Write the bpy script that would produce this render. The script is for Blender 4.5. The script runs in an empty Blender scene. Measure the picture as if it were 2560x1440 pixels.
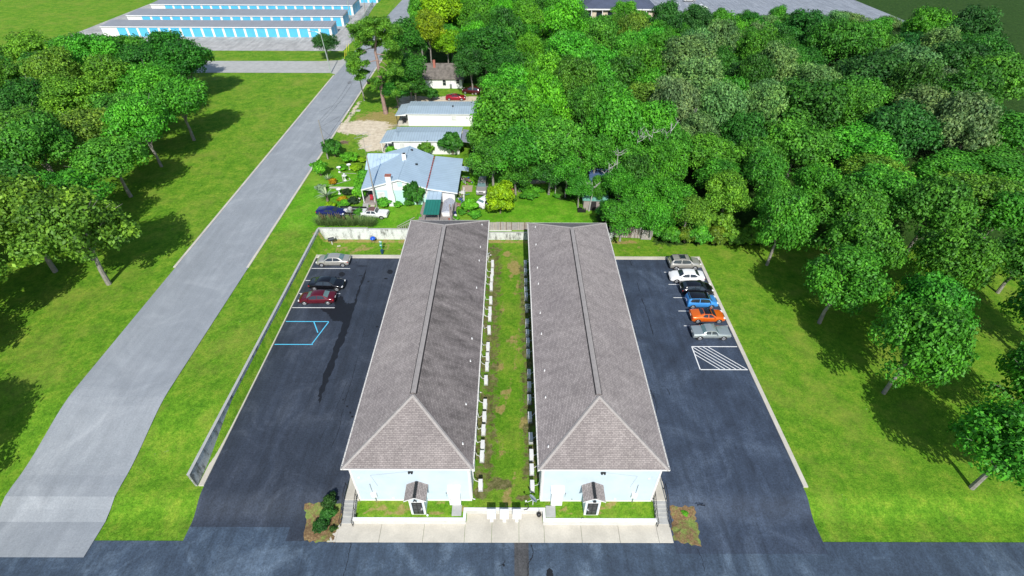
import bpy, bmesh, math, random
import numpy as np
from mathutils import Vector, Matrix
random.seed(7); rng = np.random.default_rng(7)
sc = bpy.context.scene
C = sc.collection
# ------------------------------------------------------------------ camera
F = 1265.05; PITCH = 0.7016; YAW = 0.0034; ROLL = 0.0055; H = 44.5
cy, sy, cp, sp = math.cos(YAW), math.sin(YAW), math.cos(PITCH), math.sin(PITCH)
FW = Vector((sy*cp, cy*cp, -sp)); RT = Vector((cy, -sy, 0)); UP = RT.cross(FW)
R2 = RT*math.cos(ROLL) + UP*math.sin(ROLL); U2 = UP*math.cos(ROLL) - RT*math.sin(ROLL)
cam = bpy.data.cameras.new('camera'); camo = bpy.data.objects.new('camera', cam); C.objects.link(camo)
m3 = Matrix((R2, U2, -FW)).transposed()
camo.matrix_world = Matrix.Translation((0, 0, H)) @ m3.to_4x4()
cam.sensor_width = 36; cam.lens = F/2560*36; cam.clip_start = 0.5; cam.clip_end = 3000
sc.camera = camo
# ------------------------------------------------------------------ world, sun, exposure
SUN_EL = math.radians(41.5); AZ = math.radians(3.6)
sdir = Vector((-math.sin(AZ)*math.cos(SUN_EL), math.cos(AZ)*math.cos(SUN_EL), -math.sin(SUN_EL)))
w = bpy.data.worlds.new('World'); sc.world = w; w.use_nodes = True
nt = w.node_tree; bg = nt.nodes['Background']; sky = nt.nodes.new('ShaderNodeTexSky')
sky.sky_type = 'NISHITA'; sky.sun_disc = False; sky.sun_elevation = SUN_EL
sky.sun_rotation = math.atan2(-sdir.x, -sdir.y); sky.air_density = 1.2; sky.dust_density = 0.6
nt.links.new(sky.outputs[0], bg.inputs[0]); bg.inputs[1].default_value = 0.12
sl = bpy.data.lights.new('sun', 'SUN'); sl.energy = 4.6; sl.angle = math.radians(0.5); sl.color = (1, .97, .92)
so = bpy.data.objects.new('sun', sl); C.objects.link(so); so.rotation_euler = sdir.to_track_quat('-Z', 'Y').to_euler(); so.location = (0, -20, 90)
sc.view_settings.view_transform = 'Standard'; sc.view_settings.look = 'None'
sc.view_settings.exposure = 0.2; sc.view_settings.gamma = 1
sc.render.engine = 'CYCLES'
# photo pixel -> place on a level plane, or on an upright plane at depth Y
def ray(px, py): return FW + R2*((px-1280)/F) + U2*((720-py)/F)
def at(px, py, z=0.0):
    d = ray(px, py); t = (z-H)/d.z; return Vector((d.x*t, d.y*t, z))
def aty(px, py, Y):
    d = ray(px, py); t = Y/d.y; return Vector((d.x*t, Y, H+d.z*t))
# ------------------------------------------------------------------ materials
def node_mat(name):
    m = bpy.data.materials.new(name); m.use_nodes = True
    return m, m.node_tree, m.node_tree.nodes['Principled BSDF']
def N(nt, t, **k):
    n = nt.nodes.new(t)
    for a, b in k.items():
        if a.startswith('i_'): n.inputs[a[2:].replace('_', ' ')].default_value = b
        else: setattr(n, a, b)
    return n
def c4(c): return (c[0], c[1], c[2], 1)
def ramp(nt, fac, stops):
    r = nt.nodes.new('ShaderNodeValToRGB'); e = r.color_ramp.elements
    e[0].position, e[0].color = stops[0][0], c4(stops[0][1]); e[1].position, e[1].color = stops[-1][0], c4(stops[-1][1])
    for p, c in stops[1:-1]: x = e.new(p); x.color = c4(c)
    nt.links.new(fac, r.inputs[0]); return r.outputs[0]
def noise(nt, scale, detail=4, rough=.6, vec=None, dist=0):
    n = N(nt, 'ShaderNodeTexNoise'); n.inputs['Scale'].default_value = scale; n.inputs['Detail'].default_value = detail
    n.inputs['Roughness'].default_value = rough; n.inputs['Distortion'].default_value = dist
    if vec is None:
        g = N(nt, 'ShaderNodeNewGeometry'); vec = g.outputs['Position']
    nt.links.new(vec, n.inputs['Vector']); return n.outputs['Fac']
def mixc(nt, fac, a, b, mode='MIX'):
    x = nt.nodes.new('ShaderNodeMix'); x.data_type = 'RGBA'; x.blend_type = mode
    for s, v in ((0, fac), (6, a), (7, b)):
        if isinstance(v, (int, float)): x.inputs[s].default_value = v
        elif isinstance(v, tuple): x.inputs[s].default_value = c4(v)
        else: nt.links.new(v, x.inputs[s])
    return x.outputs[2]
def bump(nt, b, h, s=.3, d=.02):
    n = nt.nodes.new('ShaderNodeBump'); n.inputs['Strength'].default_value = s; n.inputs['Distance'].default_value = d
    nt.links.new(h, n.inputs['Height']); nt.links.new(n.outputs[0], b.inputs['Normal'])
MC = {}
def mat(name, col, rough=.6, metal=0, var=.18, scale=1.5, var2=.1, bmp=0, coat=0, spec=.5):
    """painted / plain surface with blotchy and fine variation"""
    if name in MC: return MC[name]
    m, nt, b = node_mat(name)
    lo = tuple(c*(1-var) for c in col); hi = tuple(min(1, c*(1+var*.6)) for c in col)
    a = ramp(nt, noise(nt, scale, 5, .65), [(.3, lo), (.65, hi)])
    f = ramp(nt, noise(nt, scale*14, 3, .6), [(.3, (1-var2,)*3), (.7, (1,)*3)])
    nt.links.new(mixc(nt, 1.0, a, f, 'MULTIPLY'), b.inputs['Base Color'])
    b.inputs['Roughness'].default_value = rough; b.inputs['Metallic'].default_value = metal
    b.inputs['Coat Weight'].default_value = coat; b.inputs['Specular IOR Level'].default_value = spec
    if bmp: bump(nt, b, noise(nt, scale*20, 3), bmp, .02)
    MC[name] = m; return m
def asphalt(name, col, lightc, darkc=None, sa=1.0):
    m, nt, b = node_mat(name)
    big = noise(nt, .2, 7, .66, dist=1.2)
    dark = tuple(c*.55 for c in col) if darkc is None else darkc
    a = ramp(nt, big, [(.28, dark), (.5, col), (.72, lightc)])
    g = N(nt, 'ShaderNodeNewGeometry'); mp = N(nt, 'ShaderNodeMapping'); mp.inputs['Scale'].default_value = (1.6, .14, 1)
    nt.links.new(g.outputs['Position'], mp.inputs[0])
    st = ramp(nt, noise(nt, .8, 4, .7, mp.outputs[0]), [(.3, (1-.3*sa,)*3), (.7, (1+.22*sa,)*3)])
    a = mixc(nt, 1.0, a, st, 'MULTIPLY')
    sp_ = ramp(nt, noise(nt, 7, 3, .8), [(.3, (1-.4*sa,)*3), (.72, (1+.45*sa,)*3)])
    a = mixc(nt, 1.0, a, sp_, 'MULTIPLY')
    fl = ramp(nt, noise(nt, 28, 1, .5), [(.74, (0,)*3), (.8, (.05,)*3)])
    a = mixc(nt, 1.0, a, fl, 'ADD')
    nt.links.new(a, b.inputs['Base Color']); b.inputs['Roughness'].default_value = .82
    bump(nt, b, noise(nt, 22, 3), .35, .02); return m
def shingle(name, axis, k=1.0, pk=(.84, 1.06), bw=.3, rh=.13):
    m, nt, b = node_mat(name)
    g = N(nt, 'ShaderNodeNewGeometry'); s = N(nt, 'ShaderNodeSeparateXYZ'); nt.links.new(g.outputs['Position'], s.inputs[0])
    cb = N(nt, 'ShaderNodeCombineXYZ')
    nt.links.new(s.outputs['Y' if axis == 'x' else 'X'], cb.inputs[0]); nt.links.new(s.outputs['X' if axis == 'x' else 'Y'], cb.inputs[1])
    br = N(nt, 'ShaderNodeTexBrick'); nt.links.new(cb.outputs[0], br.inputs['Vector'])
    br.offset = .37; br.inputs['Scale'].default_value = 1
    br.inputs['Brick Width'].default_value = bw; br.inputs['Row Height'].default_value = rh
    br.inputs['Mortar Size'].default_value = .014; br.inputs['Mortar Smooth'].default_value = .5; br.inputs['Bias'].default_value = -.15
    br.inputs['Color1'].default_value = (.385*k, .345*k, .325*k, 1); br.inputs['Color2'].default_value = (.275*k, .243*k, .232*k, 1); br.inputs['Mortar'].default_value = (.11*k, .1*k, .1*k, 1)
    big = ramp(nt, noise(nt, .16, 5, .6), [(.3, (.88, .86, .87)), (.68, (1.06, 1.04, 1.03))])
    mp = N(nt, 'ShaderNodeMapping'); mp.inputs['Scale'].default_value = (.12, 1.2, 1) if axis == 'x' else (1.2, .12, 1)
    nt.links.new(g.outputs['Position'], mp.inputs[0])
    st = ramp(nt, noise(nt, .8, 4, .6, mp.outputs[0]), [(.3, (pk[0],)*3), (.66, (pk[1],)*3)])
    c = mixc(nt, 1.0, mixc(nt, 1.0, br.outputs['Color'], big, 'MULTIPLY'), st, 'MULTIPLY')
    gr = ramp(nt, noise(nt, 14, 2, .7), [(.3, (.86,)*3), (.7, (1.1,)*3)])
    c = mixc(nt, 1.0, c, gr, 'MULTIPLY')
    nt.links.new(c, b.inputs['Base Color']); b.inputs['Roughness'].default_value = .9; b.inputs['Specular IOR Level'].default_value = .2
    bump(nt, b, br.outputs['Fac'], -.5, .012); return m
def ribbed(name, col, axis, pitch=.45, rough=.4, metal=.3, dark=.72):
    m, nt, b = node_mat(name)
    g = N(nt, 'ShaderNodeNewGeometry'); s = N(nt, 'ShaderNodeSeparateXYZ'); nt.links.new(g.outputs['Position'], s.inputs[0])
    mo = N(nt, 'ShaderNodeMath', operation='MULTIPLY'); nt.links.new(s.outputs[axis], mo.inputs[0]); mo.inputs[1].default_value = 1/pitch
    fr = N(nt, 'ShaderNodeMath', operation='FRACT'); nt.links.new(mo.outputs[0], fr.inputs[0])
    rb = ramp(nt, fr.outputs[0], [(.0, (dark,)*3), (.16, (dark,)*3), (.24, (1.0,)*3), (1, (1.0,)*3)])
    big = ramp(nt, noise(nt, .5, 5, .6), [(.3, tuple(c*.86 for c in col)), (.7, col)])
    nt.links.new(mixc(nt, 1.0, big, rb, 'MULTIPLY'), b.inputs['Base Color'])
    b.inputs['Roughness'].default_value = rough; b.inputs['Metallic'].default_value = metal
    bump(nt, b, fr.outputs[0], .25, .03); return m
def siding(name, col, pitch=.2):
    return ribbed(name, col, 'Z', pitch, .6, 0, .86)
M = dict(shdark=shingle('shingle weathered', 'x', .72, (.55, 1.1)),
 white=mat('white paint', (.74, .74, .73), .5, var=.05, var2=.04), trim=mat('trim white', (.72, .71, .68), .5, var=.04, var2=.03),
 blue=siding('pale blue siding', (.57, .67, .74)), shx=shingle('shingle side', 'x'), shy=shingle('shingle hip', 'y', .86),
 vcap=mat('vent cap', (.32, .29, .275), .9, var=.15, scale=3), cap=mat('shingle cap', (.35, .32, .3), .9, var=.15, scale=3), black=mat('black', (.012, .012, .014), .45),
 dgap=mat('dark gap', (.02, .018, .02), .9), rwall=mat('retaining wall paint', (.56, .55, .51), .8, var=.12, scale=1.5, var2=.1), conc=mat('concrete', (.55, .51, .43), .85, var=.16, scale=.5, var2=.12, bmp=.1),
 concg=mat('grey concrete', (.4, .4, .38), .85, var=.15, scale=1, bmp=.1), steel=mat('steel grey', (.35, .37, .4), .4, .6),
 acgrey=mat('ac casing', (.72, .73, .72), .45, var=.06), grille=mat('grille', (.25, .26, .27), .6),
 wood=mat('weathered wood', (.3, .26, .24), .85, var=.25, scale=2), pole=mat('pole wood', (.3, .28, .25), .85, var=.2),
 bark=mat('bark', (.2, .15, .12), .95, var=.3, scale=3, bmp=.5), barkpale=mat('pale dead wood', (.4, .4, .37), .9, var=.2),
 glass=mat('window glass', (.02, .03, .04), .08, var=.1, coat=.5), tyre=mat('tyre', (.015, .015, .016), .8), rim=mat('rim', (.55, .56, .58), .3, .7),
 glassgreen=mat('tinted glass', (.12, .2, .2), .1, coat=.5), red=mat('red lens', (.5, .01, .02), .3), lamp=mat('lamp lens', (.75, .75, .75), .2),
 stripe=mat('white stripe', (.8, .8, .78), .7, var=.12, scale=4), bstripe=mat('blue stripe', (.1, .55, .8), .7, var=.12, scale=4),
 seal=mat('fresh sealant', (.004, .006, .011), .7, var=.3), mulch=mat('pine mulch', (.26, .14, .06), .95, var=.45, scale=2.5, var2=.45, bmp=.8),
)
def shell_block(name, col):
    m, nt, b = node_mat(name)
    g = N(nt, 'ShaderNodeNewGeometry'); s = N(nt, 'ShaderNodeSeparateXYZ'); nt.links.new(g.outputs['Position'], s.inputs[0])
    cb = N(nt, 'ShaderNodeCombineXYZ'); ad = N(nt, 'ShaderNodeMath', operation='ADD'); nt.links.new(s.outputs['X'], ad.inputs[0]); nt.links.new(s.outputs['Y'], ad.inputs[1])
    nt.links.new(ad.outputs[0], cb.inputs[0]); nt.links.new(s.outputs['Z'], cb.inputs[1])
    br = N(nt, 'ShaderNodeTexBrick'); nt.links.new(cb.outputs[0], br.inputs['Vector'])
    br.inputs['Scale'].default_value = 1; br.inputs['Brick Width'].default_value = .4; br.inputs['Row Height'].default_value = .2; br.inputs['Mortar Size'].default_value = .008
    br.inputs['Color1'].default_value = c4(col); br.inputs['Color2'].default_value = c4(tuple(c*.92 for c in col)); br.inputs['Mortar'].default_value = c4(tuple(c*.6 for c in col))
    mp = N(nt, 'ShaderNodeMapping'); mp.inputs['Scale'].default_value = (1, 1, .35); nt.links.new(g.outputs['Position'], mp.inputs[0])
    st = ramp(nt, noise(nt, 1.6, 6, .7, mp.outputs[0]), [(.36, (.3, .3, .28)), (.5, (.9, .9, .88)), (.7, (1, 1, 1))])
    nt.links.new(mixc(nt, 1.0, br.outputs['Color'], st, 'MULTIPLY'), b.inputs['Base Color']); b.inputs['Roughness'].default_value = .85; return m
M['block'] = shell_block('painted block', (.68, .7, .68))
def foliage(name, col, trans=.25, hue=.04):
    """colour from the object colour if col is None; per leaf variation from the attribute 'lv'"""
    m, nt, b = node_mat(name)
    at_ = N(nt, 'ShaderNodeAttribute', attribute_name='lv')
    if col is None:
        oi = N(nt, 'ShaderNodeObjectInfo'); base = oi.outputs['Color']
    else:
        r = N(nt, 'ShaderNodeRGB'); r.outputs[0].default_value = c4(col); base = r.outputs[0]
    v = ramp(nt, at_.outputs['Fac'], [(0, (.3, .36, .3)), (.5, (.9, .92, .9)), (1, (1.75, 1.5, 1.25))])
    big = ramp(nt, noise(nt, .45, 3, .6), [(.3, (.62, .72, .75)), (.7, (1.3, 1.15, 1.0))])
    c = mixc(nt, 1.0, mixc(nt, 1.0, base, v, 'MULTIPLY'), big, 'MULTIPLY')
    nt.links.new(c, b.inputs['Base Color']); b.inputs['Roughness'].default_value = .55; b.inputs['Specular IOR Level'].default_value = .3
    tr = N(nt, 'ShaderNodeBsdfTranslucent'); nt.links.new(c, tr.inputs[0])
    mx = N(nt, 'ShaderNodeMixShader'); mx.inputs[0].default_value = trans
    nt.links.new(b.outputs[0], mx.inputs[1]); nt.links.new(tr.outputs[0], mx.inputs[2])
    nt.links.new(mx.outputs[0], nt.nodes['Material Output'].inputs['Surface']); return m
M['leaf'] = foliage('leaves', None)
M['yleaf'] = foliage('yellow leaves', (.42, .5, .02), .3)
M['gleaf'] = foliage('bright bush leaves', (.1, .36, .02)); M['dleaf'] = foliage('dark bush leaves', (.04, .13, .03))
M['agave'] = foliage('agave leaves', (.3, .42, .3)); M['plume'] = foliage('grass plumes', (.42, .33, .22)); M['reed'] = foliage('reed grass', (.16, .28, .09))
M['needle'] = foliage('pine needles', (.12, .33, .03)); M['oflow'] = foliage('yellow flowers', (.5, .36, .02))
# ------------------------------------------------------------------ mesh tools
class MB:
    def __init__(s): s.v = []; s.f = []; s.mi = []
    def add(s, vs, fs, mi=0):
        o = len(s.v); s.v += [tuple(x) for x in vs]; s.f += [tuple(i+o for i in f) for f in fs]; s.mi += [mi]*len(fs); return s
    def box(s, x0, x1, y0, y1, z0, z1, mi=0):
        vs = [(x0,y0,z0),(x1,y0,z0),(x1,y1,z0),(x0,y1,z0),(x0,y0,z1),(x1,y0,z1),(x1,y1,z1),(x0,y1,z1)]
        return s.add(vs, [(0,3,2,1),(4,5,6,7),(0,1,5,4),(1,2,6,5),(2,3,7,6),(3,0,4,7)], mi)
    def cbox(s, c, d, rz=0, mi=0):
        x, y, z = (k/2 for k in d); R = Matrix.Rotation(rz, 3, 'Z'); c = Vector(c)
        vs = [c + R @ Vector((a*x, b*y, e*z)) for a, b, e in ((-1,-1,-1),(1,-1,-1),(1,1,-1),(-1,1,-1),(-1,-1,1),(1,-1,1),(1,1,1),(-1,1,1))]
        return s.add(vs, [(0,3,2,1),(4,5,6,7),(0,1,5,4),(1,2,6,5),(2,3,7,6),(3,0,4,7)], mi)
    def slab(s, pts, t, mi=0):
        """polygon pts (counter-clockwise from above) with thickness t downwards"""
        n = len(pts); pts = [Vector(p) for p in pts]
        s.add(pts + [p - Vector((0, 0, t)) for p in pts], [tuple(range(n)), tuple(range(2*n-1, n-1, -1))] + [(i, i+n, (i+1) % n+n, (i+1) % n) for i in range(n)], mi); return s
    def tube(s, pts, rs, n=7, mi=0, cap=True):
        pts = [Vector(p) for p in pts]
        if not isinstance(rs, (list, tuple)): rs = [rs]*len(pts)
        o = []
        for i, p in enumerate(pts):
            d = (pts[min(i+1, len(pts)-1)] - pts[max(i-1, 0)]).normalized()
            a = d.cross(Vector((0, 0, 1)) if abs(d.z) < .9 else Vector((1, 0, 0))).normalized(); b = d.cross(a)
            o += [p + (a*math.cos(2*math.pi*k/n) + b*math.sin(2*math.pi*k/n))*rs[i] for k in range(n)]
        fs = [(i*n+k, i*n+(k+1) % n, (i+1)*n+(k+1) % n, (i+1)*n+k) for i in range(len(pts)-1) for k in range(n)]
        if cap: fs += [tuple(range(n-1, -1, -1)), tuple(range((len(pts)-1)*n, len(pts)*n))]
        return s.add(o, fs, mi)
    def lathe(s, prof, n=14, c=(0, 0, 0), mi=0):
        vs = [(c[0]+r*math.cos(2*math.pi*k/n), c[1]+r*math.sin(2*math.pi*k/n), c[2]+z) for r, z in prof for k in range(n)]
        fs = [(i*n+k, i*n+(k+1) % n, (i+1)*n+(k+1) % n, (i+1)*n+k) for i in range(len(prof)-1) for k in range(n)]
        return s.add(vs, fs + [tuple(range((len(prof)-1)*n, len(prof)*n)), tuple(range(n-1, -1, -1))], mi)
    def mesh(s, name, mats, smooth=False):
        me = bpy.data.meshes.new(name); me.from_pydata(s.v, [], s.f)
        for m in (mats if isinstance(mats, (list, tuple)) else [mats]): me.materials.append(M[m] if isinstance(m, str) else m)
        if len(me.materials) > 1: me.polygons.foreach_set('material_index', s.mi)
        if smooth: me.shade_smooth(); me.set_sharp_from_angle(angle=math.radians(40))
        me.update(); return me
    def build(s, name, mats, parent=None, smooth=False, loc=None, bevel=0):
        o = bpy.data.objects.new(name, s.mesh(name, mats, smooth)); C.objects.link(o)
        if parent is not None: o.parent = parent
        if loc is not None: o.location = loc
        if bevel:
            b = o.modifiers.new('bevel', 'BEVEL'); b.width = bevel; b.segments = 2; b.limit_method = 'ANGLE'
        return o
def tag(o, label=None, cat=None, group=None, kind=None):
    for k, v in (('label', label), ('category', cat), ('group', group), ('kind', kind)):
        if v: o[k] = v
    return o
def thing(name, label, cat, loc=(0, 0, 0), rz=0, group=None):
    o = bpy.data.objects.new(name, None); C.objects.link(o); o.location = loc; o.rotation_euler = (0, 0, rz); o.empty_display_size = .3
    return tag(o, label, cat, group)
def dup(root, loc, rz=0, label=None, group=None, scale=None):
    def cp(o, par):
        c = o.copy(); C.objects.link(c)
        if par is not None: c.parent = par
        for ch in list(o.children): cp(ch, c)
        return c
    r = cp(root, None); r.location = loc; r.rotation_euler = (0, 0, rz)
    if scale: r.scale = scale
    if label: r['label'] = label
    if group: r['group'] = group
    return r
ORD = ['first','second','third','fourth','fifth','sixth','seventh','eighth','ninth','tenth','eleventh','twelfth','thirteenth','fourteenth','fifteenth','sixteenth','seventeenth','eighteenth','nineteenth','twentieth','twenty-first','twenty-second','twenty-third','twenty-fourth','twenty-fifth','twenty-sixth','twenty-seventh','twenty-eighth','twenty-ninth','thirtieth']
FL = -0.8
def gz(x, y):
    """ground height"""
    def sm(t): t = min(1, max(0, t)); return t*t*(3-2*t)
    if -29.2 < x < 15.0: back = 1.5 if y > 64.45 else 0.0
    elif x <= -29.2: back = 1.5*sm((y-24)/10)
    else: back = 1.5*sm((y-65)/5)
    if -28.9 > x: back = 1.5*sm((y-24)/10)
    if back > 0: return back
    if -13.6 < x < 12.85:
        step = 21.9 if -3.95 < x < 3.0 else 21.03
        return 0.0 if y > step else FL
    return FL*sm((23.6-y)/2.7)
# ------------------------------------------------------------------ ground: one sheet to the horizon
def lines(a, b, s): return list(np.arange(a, b+1e-6, s))
gx = lines(-900, -100, 80) + lines(-92, -52, 5) + lines(-50, 40, .5) + lines(45, 120, 5) + lines(200, 900, 100) + [-29.1, -29.25, -4.02, -3.88, 2.93, 3.07, -13.62, 12.88, -13.55, 12.82]
gy = lines(-300, 0, 50) + lines(5, 15, 5) + lines(17, 132, .5) + lines(135, 260, 5) + lines(300, 1500, 150) + [20.95, 21.1, 21.84, 21.96, 64.4]
gx = np.array(sorted(set(np.round(gx, 3)))); gy = np.array(sorted(set(np.round(gy, 3))))
nx, ny = len(gx), len(gy)
V = [(x, y, gz(x, y)) for y in gy for x in gx]
Fc = [(j*nx+i, j*nx+i+1, (j+1)*nx+i+1, (j+1)*nx+i) for j in range(ny-1) for i in range(nx-1)]
gm = bpy.data.meshes.new('ground'); gm.from_pydata(V, [], Fc); gm.shade_smooth()
P = np.array(V)
def blob(cx, cyy, rx, ry): return np.clip(1.25 - 1.25*(((P[:, 0]-cx)/rx)**2 + ((P[:, 1]-cyy)/ry)**2), 0, 1)
def rect(x0, x1, y0, y1, e=.5): return np.clip(np.minimum.reduce([(P[:, 0]-x0)/e+.5, (x1-P[:, 0])/e+.5, (P[:, 1]-y0)/e+.5, (y1-P[:, 1])/e+.5]), 0, 1)
soil = np.zeros(len(P)); sand = np.zeros(len(P)); tan = np.zeros(len(P)); forest = np.zeros(len(P)); lush = np.zeros(len(P))
soil = np.maximum(soil, rect(-3.9, -1.1, 24, 63, 1.3)*.53); soil = np.maximum(soil, rect(1.0, 3.0, 24.5, 58, 1.0)*.53)
for s in ((-.9, 24.3, 1.6, .8), (1.2, 22.9, .9, .5), (-2.7, 23.3, 1.2, .6)): soil = np.maximum(soil, blob(*s)*.8)
for s in ((.6, 57, 1.1, 2.2), (-.6, 60.5, .8, .8), (-1.3, 38.6, .5, 1.2), (-1.2, 32.6, .5, .8), (1.3, 31, .4, 1.6)): tan = np.maximum(tan, blob(*s)*.9)
p = at(905, 318, 1.5); sand = np.maximum(sand, blob(p.x, p.y, 8.2, 4.6)); sand = np.maximum(sand, blob(-31, 103.5, 5.5, 2.6)*.9); sand = np.maximum(sand, blob(-27.0, 96, 4.2, 5.5)*.9); sand = np.maximum(sand, blob(-26.0, 99.5, 5, 3.0)*.8)
sand = np.maximum(sand, rect(-26, 2, 114.5, 121.5, 2.0)); sand = np.maximum(sand, rect(-26, -6, 99.6, 102, 1)*.5)
sand = np.maximum(sand, rect(-35.8, -34.8, 104, 118, .8)*.7)
tan = np.maximum(tan, blob(-28, 107, 8, 7)*.75); tan = np.maximum(tan, blob(-26, 113, 6, 3)*.5); tan = np.maximum(tan, blob(2.5, 79.5, 6, 1.1)*.9); sand = np.maximum(sand, blob(3.5, 79.8, 5, 1.0)*.8)
for k in range(26):
    tan = np.maximum(tan, blob(random.uniform(-28, -15), random.uniform(60.4, 63.8), random.uniform(.6, 1.6), random.uniform(.3, .7))*.5)
    tan = np.maximum(tan, blob(random.uniform(15, 28), random.uniform(60.4, 64), random.uniform(.6, 1.6), random.uniform(.3, .6))*.35)
    tan = np.maximum(tan, blob(random.uniform(-13, -4), random.uniform(21.3, 22.4), random.uniform(.3, .9), random.uniform(.2, .4))*.6)
    tan = np.maximum(tan, blob(random.uniform(3.4, 12.5), random.uniform(21.3, 22.4), random.uniform(.3, .9), random.uniform(.2, .4))*.55)
    tan = np.maximum(tan, blob(random.uniform(-1.2, 1.2), random.uniform(22, 62), random.uniform(.25, .6), random.uniform(.6, 2.2))*.5)
tan = np.maximum(tan, rect(-30, 20, 63.2, 64.1, .6)*.7)
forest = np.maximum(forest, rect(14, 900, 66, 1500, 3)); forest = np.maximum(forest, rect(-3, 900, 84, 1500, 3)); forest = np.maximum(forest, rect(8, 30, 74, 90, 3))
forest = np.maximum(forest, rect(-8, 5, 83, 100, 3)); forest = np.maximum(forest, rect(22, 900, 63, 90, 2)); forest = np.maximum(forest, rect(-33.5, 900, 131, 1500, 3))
lush = rect(-36, 14, 64.5, 83, 2); lush = np.maximum(lush, rect(-46, -36, 60, 900, 1)*.0)
ca = gm.color_attributes.new('zones', 'FLOAT_COLOR', 'POINT'); cb_ = gm.color_attributes.new('zones2', 'FLOAT_COLOR', 'POINT')
ca.data.foreach_set('color', np.stack([soil, sand, tan, np.ones(len(P))], 1).ravel().astype(np.float32))
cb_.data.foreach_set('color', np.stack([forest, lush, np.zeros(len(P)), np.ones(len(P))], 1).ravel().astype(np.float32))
def ground_mat():
    m, nt, b = node_mat('grass ground')
    a1 = N(nt, 'ShaderNodeAttribute', attribute_name='zones'); a2 = N(nt, 'ShaderNodeAttribute', attribute_name='zones2')
    s1 = N(nt, 'ShaderNodeSeparateColor'); s2 = N(nt, 'ShaderNodeSeparateColor'); nt.links.new(a1.outputs['Color'], s1.inputs[0]); nt.links.new(a2.outputs['Color'], s2.inputs[0])
    g = ramp(nt, noise(nt, .55, 6, .7), [(.25, (.06, .19, .01)), (.5, (.13, .29, .018)), (.75, (.24, .35, .035))])
    l = ramp(nt, noise(nt, .4, 6, .7), [(.2, (.05, .2, .008)), (.5, (.12, .35, .015)), (.8, (.24, .45, .04))])
    c = mixc(nt, s2.outputs[1], g, l)
    fine = ramp(nt, noise(nt, 7, 3, .75), [(.25, (.5,)*3), (.55, (1,)*3), (.75, (1.35,)*3)])
    fine2 = ramp(nt, noise(nt, 2.2, 4, .7), [(.3, (.72, .78, .7)), (.7, (1.18, 1.1, 1.1))])
    c = mixc(nt, 1.0, mixc(nt, 1.0, c, fine, 'MULTIPLY'), fine2, 'MULTIPLY')
    dry = ramp(nt, noise(nt, .16, 7, .75), [(.48, (0,)*3), (.68, (.4,)*3)]); c = mixc(nt, dry, c, (.3, .29, .06))
    def msk(ch, nscale, lo=.42, hi=.6):
        ad = N(nt, 'ShaderNodeMath', operation='ADD'); nz = N(nt, 'ShaderNodeMath', operation='MULTIPLY_ADD'); nt.links.new(noise(nt, nscale, 7, .8), nz.inputs[0]); nz.inputs[1].default_value = 2.2; nz.inputs[2].default_value = -.6; nt.links.new(ch, ad.inputs[0]); nt.links.new(nz.outputs[0], ad.inputs[1])
        mr = N(nt, 'ShaderNodeMapRange'); mr.inputs[1].default_value = lo+.45; mr.inputs[2].default_value = hi+.45; nt.links.new(ad.outputs[0], mr.inputs[0]); return mr.outputs[0]
    tn = ramp(nt, noise(nt, 3, 5, .7), [(.3, (.2, .19, .04)), (.7, (.38, .29, .12))])
    so_ = ramp(nt, noise(nt, 1.8, 6, .75), [(.3, (.05, .05, .018)), (.5, (.13, .13, .045)), (.7, (.27, .22, .12))])
    sa = ramp(nt, noise(nt, 1.2, 6, .7), [(.28, (.42, .34, .24)), (.5, (.6, .51, .38)), (.75, (.74, .66, .52))])
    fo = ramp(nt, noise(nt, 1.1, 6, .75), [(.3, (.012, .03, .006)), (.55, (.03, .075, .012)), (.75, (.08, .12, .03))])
    c = mixc(nt, msk(s1.outputs[2], .9), c, tn); c = mixc(nt, msk(s1.outputs[0], 1.1), c, so_)
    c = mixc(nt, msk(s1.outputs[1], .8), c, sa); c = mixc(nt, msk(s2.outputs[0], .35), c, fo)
    nt.links.new(c, b.inputs['Base Color']); b.inputs['Roughness'].default_value = .95; b.inputs['Specular IOR Level'].default_value = .1
    bump(nt, b, noise(nt, 6, 4, .8), .9, .09); return m
gm.materials.append(ground_mat()); go = bpy.data.objects.new('ground', gm); C.objects.link(go); tag(go, kind='structure')
def drape(name, x0, x1, y0, y1, dz, m, step=.5, kind='structure'):
    xs = [x0] + [a for a in lines(math.ceil(x0/step)*step, x1-1e-3, step if x1-x0 > 1 else 1) if a > x0+1e-3] + [x1] if y0 < 24 else [x0, x1]
    ys = sorted(set([y0] + [a for a in lines(math.ceil(y0/step)*step, min(y1, 26), step) if y0 < a < y1] + [y1]))
    me = MB(); me.add([(x, y, gz(x, y)+dz) for y in ys for x in xs], [(j*len(xs)+i, j*len(xs)+i+1, (j+1)*len(xs)+i+1, (j+1)*len(xs)+i) for j in range(len(ys)-1) for i in range(len(xs)-1)])
    o = me.build(name, m); o.data.shade_smooth(); return tag(o, kind=kind)
asp_l = asphalt('asphalt left', (.028, .038, .058), (.06, .074, .1), (.017, .025, .04)); asp_r = asphalt('asphalt right', (.036, .053, .085), (.07, .096, .14), (.02, .03, .05)); asp_f = asphalt('asphalt front', (.045, .07, .106), (.115, .16, .215), (.028, .044, .07))
strd = asphalt('street asphalt', (.26, .28, .3), (.32, .34, .36), (.23, .25, .27), .35)
drape('left_parking_lot', -28.4, -15.1, 20.6, 59.25, .03, asp_l); drape('right_parking_lot', 14.25, 27.3, 18.4, 59.15, .03, asp_r)
tagf = drape('front_driveway', -140, 140, -10, 19.4, .026, asp_f)
drape('left_driveway_apron', -19.5, -17.3, 19.4, 20.6, .034, asp_l); drape('left_lot_margin', -28.4, -16.9, 19.2, 20.7, .022, asp_f)
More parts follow.
